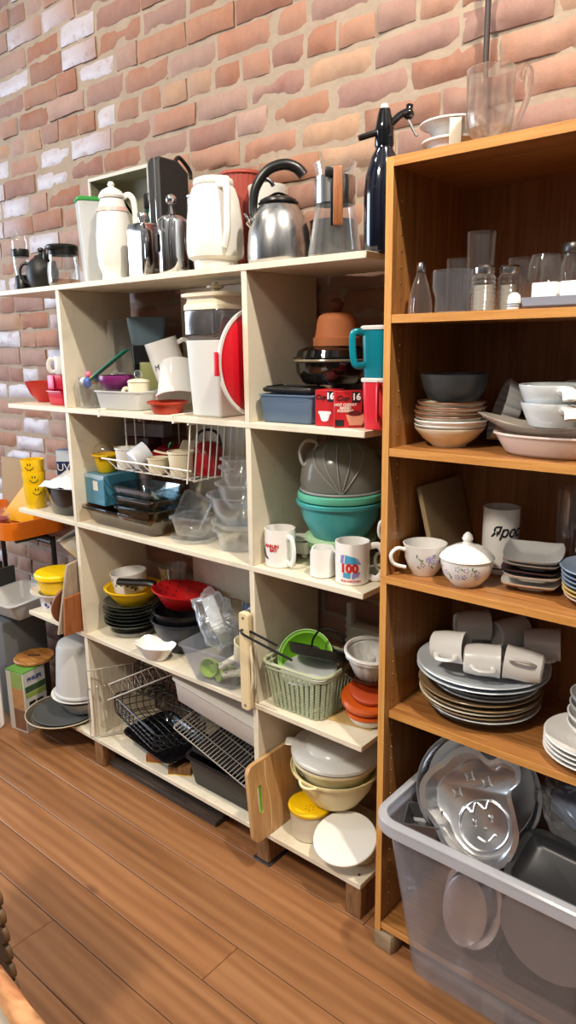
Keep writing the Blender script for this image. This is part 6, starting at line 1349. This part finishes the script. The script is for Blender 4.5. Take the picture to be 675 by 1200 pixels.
m = MB(); m.tube(spl([(.0072, -.028, .232), (.0072, -.03, .17), (.0072, -.02, .1), (.0072, -.024, .012)], 6), .0013, 6); part('carved_groove', m, bsdf('pale_groove', C(220, 190, 140), .6), t)
t = th('mixing_bowl', 'large cream plastic bowl nested under the white-lidded colander, bottom shelf', 'bowl', (.258, .148, Z5+.105))
m = MB(); m.cup([(0, 0), (.07, 0), (.076, .005), (.106, .05), (.12, .1), (.131, .102), (.132, .11)], .003, n=60); part('body', m, PYE, t)
m = MB(); m.tube(spl([(-.03, -.128, .106), (-.012, -.142, .104), (.012, -.142, .104), (.03, -.128, .106)], 5), .004, 8); part('pour_lip', m, PYE, t)
t = th('colander', 'pale yellow plastic colander with slots sitting in the cream bowl', 'colander', (.258, .148, Z5+.155))
m = MB(); m.cup([(0, 0), (.07, 0), (.076, .005), (.104, .05), (.115, .082), (.126, .084), (.127, .092)], .003, n=60); part('body', m, bsdf('buttermilk_plastic', C(232, 222, 182), .4), t)
for i in range(9):
    a = rad(-142+i*4.2); m = MB(); m.box(-.0012, .0012, -.0006, .0006, -.011, .011, M=T(.1125*math.cos(a), .1125*math.sin(a), .069) @ RZ(math.degrees(a)+90) @ RX(-18)); part('slot', m, bsdf('slot_shade_grey', C(150, 140, 110), .6), t)
t = th('bowl_cover', 'white plastic lid with raised centre on the pale yellow colander', 'lid', (.258, .15, Z5+.2545), rot=(rad(1.5), rad(2), 0))
m = MB(); m.lathe([(0, 0), (.126, 0), (.131, .004), (.13, .012), (.12, .018), (.09, .022), (.082, .034), (.076, .036), (0, .036)], n=60); part('panel', m, FRW, t)
m = MB(); m.prism(rr(.016, .02, .008), .004, .009, T(-.125, -.055, 0) @ RZ(30), b=.002); part('tab', m, WPL, t)
t = th('food_tub', 'cream plastic tub with yellow shaker lid at the front of bottom shelf', 'tub', (.212, .085, Z5))
m = MB(); m.cup([(0, 0), (.05, 0), (.054, .004), (.06, .085)], .003, n=48); part('body', m, bsdf('milky_plastic', C(216, 208, 188), .4), t)
m = MB(); m.lathe([(0, .0855), (.062, .0855), (.064, .089), (.064, .096), (.058, .1), (0, .099)], n=48); part('lid', m, YPL, t)
for i in range(7):
    a = 2*PI*i/6; r_ = 0 if i == 6 else .012; m = MB(); m.lathe([(0, .1), (.0022, .1), (.0022, .1006), (0, .1006)], T(.016+r_*math.cos(a), -.022+r_*math.sin(a), -.0004), 8); part('shaker_hole', m, bsdf('amber_shade', C(150, 112, 10), .6), t)
m = MB(); m.lathe([(0, 0), (.086, 0), (.0885, .002), (.0885, .006), (.086, .008), (0, .008)], n=64)
solo('white_disc', 'plain white plastic disc leaning against the yellow-lidded tub', 'disc', m, WPL, (.364, .05, Z5+.070), rot=(rad(16), rad(4), rad(0)))
m = MB(); m.cup([(0, 0), (.05, 0), (.055, .004), (.06, .055)], .003); solo('bowl', 'pale bowl under the plain white disc at the right of bottom shelf', 'bowl', m, CPL, (.372, .1, Z5))
# ================================================================ LEFT OF THE SHELVES, NEAR THE FLOOR
t = th('stock_pot', 'grey-white plastic pail turned upside down at left end of bottom shelf', 'pail', (-.93, .085, Z5+.098))
m = MB(); m.lathe([(.1, 0), (.104, .003), (.104, .01), (.098, .014), (.084, .185), (.076, .205), (.06, .212), (0, .214)], n=56); part('body', m, LGP, t)
m = MB(); m.cup([(0, -.012), (.08, -.012), (.09, -.01), (.116, -.003), (.117, -.0005)], .003, n=56); solo('plate', 'white plate under the upturned grey-white pail', 'plate', m, POR, (-.93, .085, Z5+.098), group=None)
t = th('steel_bowl', 'white enamel bowl with dark rim under the white plate, on the dark pans', 'bowl', (-.93, .085, Z5+.0175))
m = MB(); m.cup([(0, 0), (.055, 0), (.06, .004), (.092, .05), (.1, .062)], .003, n=52); part('body', m, GRYC, t)
m = MB(); m.ring(.1, .003, .0635, 52, 6); part('rim', m, DKG, t)
t = th('pizza_pan', 'round dark baking pan with pale rim jutting off left end of bottom shelf', 'pan', (-.985, .03, Z5+.0005))
m = MB(); m.cup([(0, 0), (.125, 0), (.128, .003), (.142, .014), (.145, .015)], .002, n=64); part('body', m, bsdf('grey_brown_pan', C(112, 104, 92), .4, .4), t)
m = MB(); m.ring(.1445, .0022, .0155, 64, 6); part('rim', m, bsdf('pale_rim', C(196, 184, 160), .35), t)
t = th('griddle', 'flat dark grey griddle plate lying on the round pan with pale rim', 'griddle', (-.98, .035, Z5+.004)); m = MB(); m.lathe([(0, 0), (.115, 0), (.12, .004), (.124, .011), (.12, .012), (.112, .006), (0, .0055)], n=64); part('plate', m, bsdf('griddle_grey', C(84, 86, 86), .5), t)
t = th('appliance_carton', 'tall green and white appliance carton standing on the floor', 'box', (-1.199, .0, .0), 100)
m = MB(); m.box(-.055, .055, -.05, .05, 0, .262, b=.001, n=1); part('carton', m, bsdf('carton_white', C(196, 192, 184), .5, var=.06), t)
m = MB(); m.box(-.0555, .0555, -.0505, .0505, .2585, .2628); part('green_top', m, bsdf('carton_green', C(96, 150, 62), .5), t)
text('PHILIPS', .022, bsdf('navy_lettering', C(50, 56, 120), .5), t, T(0, -.0512, .225), 'lettering', bold=.0006)
for nm_, c, z0, z1, x0, x1 in (('dark_green_band', (52, 80, 44), .172, .198, -.048, .052), ('lime_band', (140, 160, 60), .15, .168, -.048, .052), ('black_picture', (24, 26, 28), .098, .13, -.035, -.004), ('black_picture', (24, 26, 28), .094, .128, .004, .034)):
    m = MB(); m.box(x0, x1, -.0512, -.0503, z0, z1); part(nm_, m, bsdf(nm_, C(*c), .5), t)
for nm_, c, z0, z1 in (('green_side_print', (136, 160, 88), .19, .257), ('food_picture', (176, 130, 84), .1, .188), ('brown_side_print', (120, 84, 60), .01, .098)):
    m = MB(); m.box(-.0562, -.0553, -.045, .02, z0, z1); part(nm_, m, bsdf(nm_, C(*c), .5, var=.3, vs=40), t)
t = th('wooden_lid', 'round wooden lid with carved grip resting on the appliance carton', 'lid', (-1.225, .06, .2655), rot=(rad(1), rad(-1), rad(0)))
m = MB(); m.lathe([(0, .0), (.078, 0), (.081, .003), (.081, .011), (.078, .014), (0, .014)], n=56); part('disc', m, WDL, t)
m = MB(); m.prism(rr(.026, .007, .006), .0141, .017, RZ(35), b=.001); part('grip_slot', m, bsdf('dark_recess_wood', C(84, 48, 20), .6), t)
t = th('plastic_crate', 'grey plastic storage tray with angled side lying at far left', 'tray', (-1.345, .09, .445), rot=(rad(6), rad(-6), rad(-4)))
m = MB(); m.tray(rr(.14, .08, .015), rr(.17, .105, .02), .075, .003, lip=.012); part('body', m, LGP, t)
m = MB(); m.box(-.1, .09, -.1, .1, 0, .42, b=.01); solo('grey_bin', 'dark grey storage bin on the floor under the grey plastic tray', 'bin', m, bsdf('dark_grey_plastic', C(92, 92, 92), .6), (-1.41, .085, 0), 0)  # one even dark grey for the whole bin
t = th('step_stool', 'white plastic frame with black panel at the far left by carton', 'frame', (-1.325, -.145, 0), 52)
m = MB(); o_ = rr(.09, .165, .025, 6, 0, .165); i_ = rr(.066, .135, .02, 6, 0, .168); holed(m, o_, i_, -.012, .012, MX(((1, 0, 0, 0), (0, 0, -1, 0), (0, 1, 0, 0), (0, 0, 0, 1)))); part('frame', m, WPL, t)
m = MB(); m.box(-.066, .066, -.004, .004, .034, .302); part('panel', m, BPL, t)
t = th('teal_cloth', 'teal folded cloth edge at the far left border by white frame', 'cloth', (-1.25, -.225, .185)); m = crumple(.05, .04, .07, 41, .3, 12); part('cloth', m, bsdf('teal_cloth_fabric', C(20, 110, 104), .9, bump=.3), t)
m = MB(); m.box(-.05, .05, -.04, .04, 0, .112, b=.006); solo('white_box', 'small white box on the floor under the teal cloth', 'box', m, WPL, (-1.25, -.225, 0), 50)
# orange tray table
t = th('tray_table', 'small black-framed stand with orange tray top, far left by the wall', 'table', (-1.47, .14, .025))
def trayshape(k, z, y=0): return [(x, yy, z) for x, yy in rr(.24*k, .135*k, .06, 8)]
m = MB(); m.loft([trayshape(.93, .745), trayshape(1.0, .75), trayshape(1.04, .815), trayshape(1.04, .822), trayshape(1.0, .822), trayshape(.96, .765), trayshape(.9, .762)]); part('tray_top', m, bsdf('orange_plastic', C(214, 110, 16), .4), t)
for sx in (-.21, .21):
    m = MB(); m.tube(spl([(sx, .075, -.025), (sx, .075, .66), (sx, .07, .71), (sx, .03, .738), (sx, -.05, .742), (sx, -.09, .742)], 6), .011, 8); part('leg_frame', m, BPL, t)
m = MB(); m.tube([(-.21, .07, .7), (.21, .07, .7)], .01, 8); part('crossbar', m, BPL, t)
t = th('glass_candle_jar', 'small jar with dark red contents on the orange tray', 'jar', (-1.45, .09, .791)); m = MB(); m.cup([(0, 0), (.04, 0), (.044, .004), (.044, .05), (.03, .062), (.03, .078)], .002, n=32); part('glass_body', m, GLT, t)
m = MB(); m.lathe([(0, .004), (.04, .004), (.041, .035), (0, .036)]); part('red_contents', m, bsdf('dark_red_wax', C(140, 26, 24), .4), t)
t = th('yellow_scoop', 'yellow plastic wedge standing on the orange tray behind smiley cups', 'scoop', (-1.42, .2, .7895), 0, (rad(-6), 0, rad(8)))
m = MB(); m.prism([(-.17, 0), (.06, 0), (.06, .18), (.02, .185)], -.02, .02, MX(((1, 0, 0, 0), (0, 0, -1, 0), (0, 1, 0, 0), (0, 0, 0, 1))), b=.004); part('wedge', m, bsdf('amber_yellow_plastic', C(236, 174, 8), .35), t)
m = MB(); m.box(-.13, .11, -.006, .006, 0, .25, b=.001); solo('cardboard_sheet', 'plain tan cardboard sheet leaning on the wall behind the orange tray', 'board', m, CARD, (-1.6, .262, .791), rot=(rad(-4), 0, 0))
t = th('slatted_crate', 'dark slatted crate on the floor under the orange tray table', 'crate', (-1.595, .12, .0))
m = MB(); m.box(-.1, .1, -.08, .08, 0, .6) if False else None
for i in range(12):
    m = MB(); m.box(-.06, .06, -.068, -.06, .02+.046*i, .052+.046*i); part('slat', m, bsdf('dark_slat', C(52, 50, 44), .7), t)
for sx in (-.052, .052):
    m = MB(); m.box(sx-.008, sx+.008, -.0595, .06, 0, .58); part('side', m, bsdf('dark_crate_side', C(44, 42, 38), .7), t)
# ================================================================ NEAR THE CAMERA, BOTTOM LEFT
t = th('scalloped_mat', 'brown leather-look mat with scalloped edge standing upright at bottom left', 'mat', (.142, -.8, .0005), rot=(rad(3), 0, 0))
pts = []
for i in range(16):
    for a in range(-75, 76, 25): pts.append((.026*math.cos(rad(a)), .0225+.0447*i+.0232*math.sin(rad(a))))
m = MB(); m.prism([(-.42, 0)]+pts+[(-.42, .715)], -.006, .006, MX(((1, 0, 0, 0), (0, 0, -1, 0), (0, 1, 0, 0), (0, 0, 0, 1))), b=.002)
part('panel', m, bsdf('brown_leatherette', C(112, 84, 54), .5, var=.15, vs=30, bump=.3, bs=120), t)
for z in (.36, .45):
    m = MB(); m.ring(.022, .003, 0, 24, 6, T(-.055, -.007, z) @ RX(90)); part('embossed_ring', m, bsdf('dark_brown_tooling', C(84, 60, 38), .5), t)
m = MB(); m.prism(rr(.02, .03, .006), 0, .003, T(-.012, -.0065, .565) @ RX(90)); part('green_label', m, bsdf('dark_green_label', C(16, 70, 40), .5), t)
t = th('display_table', 'low wooden display table covered with cloths at the bottom left corner', 'table', (.05, -1.42, 0))
m = MB(); m.box(-.7, .6, -.42, .4, .63, .66, b=.004); part('table_top', m, WDR, t)
for sx in (-.66, .56):
    for sy in (-.38, .36):
        m = MB(); m.box(sx-.025, sx+.025, sy-.025, sy+.025, 0, .6295, b=.003); part('leg', m, WDR, t)
def drape(w, d, h, seed, n=30, drop=.0):
    m = MB(); off = V((seed, 2.2*seed, 0)); v = []; f = []
    for j in range(n+1):
        for i in range(n+1):
            u, q = i/n-.5, j/n-.5; e = min(.5-abs(u), .5-abs(q))
            z = h*min(1, e/.06)**.5+.018*noise.noise(V((u*5, q*5, 1))+off)*min(1, e/.05)+.006*noise.noise(V((u*16, q*16, 4))+off)*min(1, e/.03)
            v.append((u*w, q*d, max(0, z)))
    for j in range(n):
        for i in range(n): a = j*(n+1)+i; f.append((a, a+1, a+n+2, a+n+1))
    k = len(v); v += [(x, y, 0) for x, y, z in v]; f += [tuple(c+k for c in q[::-1]) for q in f]
    return m.add(v, f)
def cloth_mat(name, c1, c2, sc):
    m, nt, out = nm(name); p = N(nt, 'BsdfPrincipled', Roughness=.9); L(nt, p.outputs[0], out.inputs[0]); tc = N(nt, 'TexCoord')
    n = N(nt, 'TexNoise', Scale=sc, Detail=3., Distortion=1.5); L(nt, tc.outputs['Object'], n.inputs['Vector'])
    cr = N(nt, 'ValToRGB'); e = cr.color_ramp.elements; e[0].position = .4; e[0].color = c1; e[1].position = .62; e[1].color = c2
    L(nt, n.outputs['Fac'], cr.inputs[0]); L(nt, cr.outputs[0], p.inputs['Base Color']); return m
solo('folded_cloth', 'orange-brown patterned folded cloth at the bottom left corner', 'cloth', drape(.62, .4, .045, 3), cloth_mat('rust_print_cloth', C(150, 84, 46), C(204, 152, 108), 16.), (.40, -1.18, .6605), -4)
solo('folded_cloth', 'off-white folded cloth lying over the orange-brown one, bottom left corner', 'cloth', drape(.5, .42, .05, 9), cloth_mat('off_white_cloth', C(196, 186, 172), C(214, 206, 194), 4.), (.455, -1.235, .722), -8)
# everything stands a hair above what carries it
for o in list(COL.objects):
    if o.parent is None and 'category' in o and o['category'] not in ('shelves', 'bookcase', 'table', 'conduit', 'block', 'plank'): o.location.z += .0006
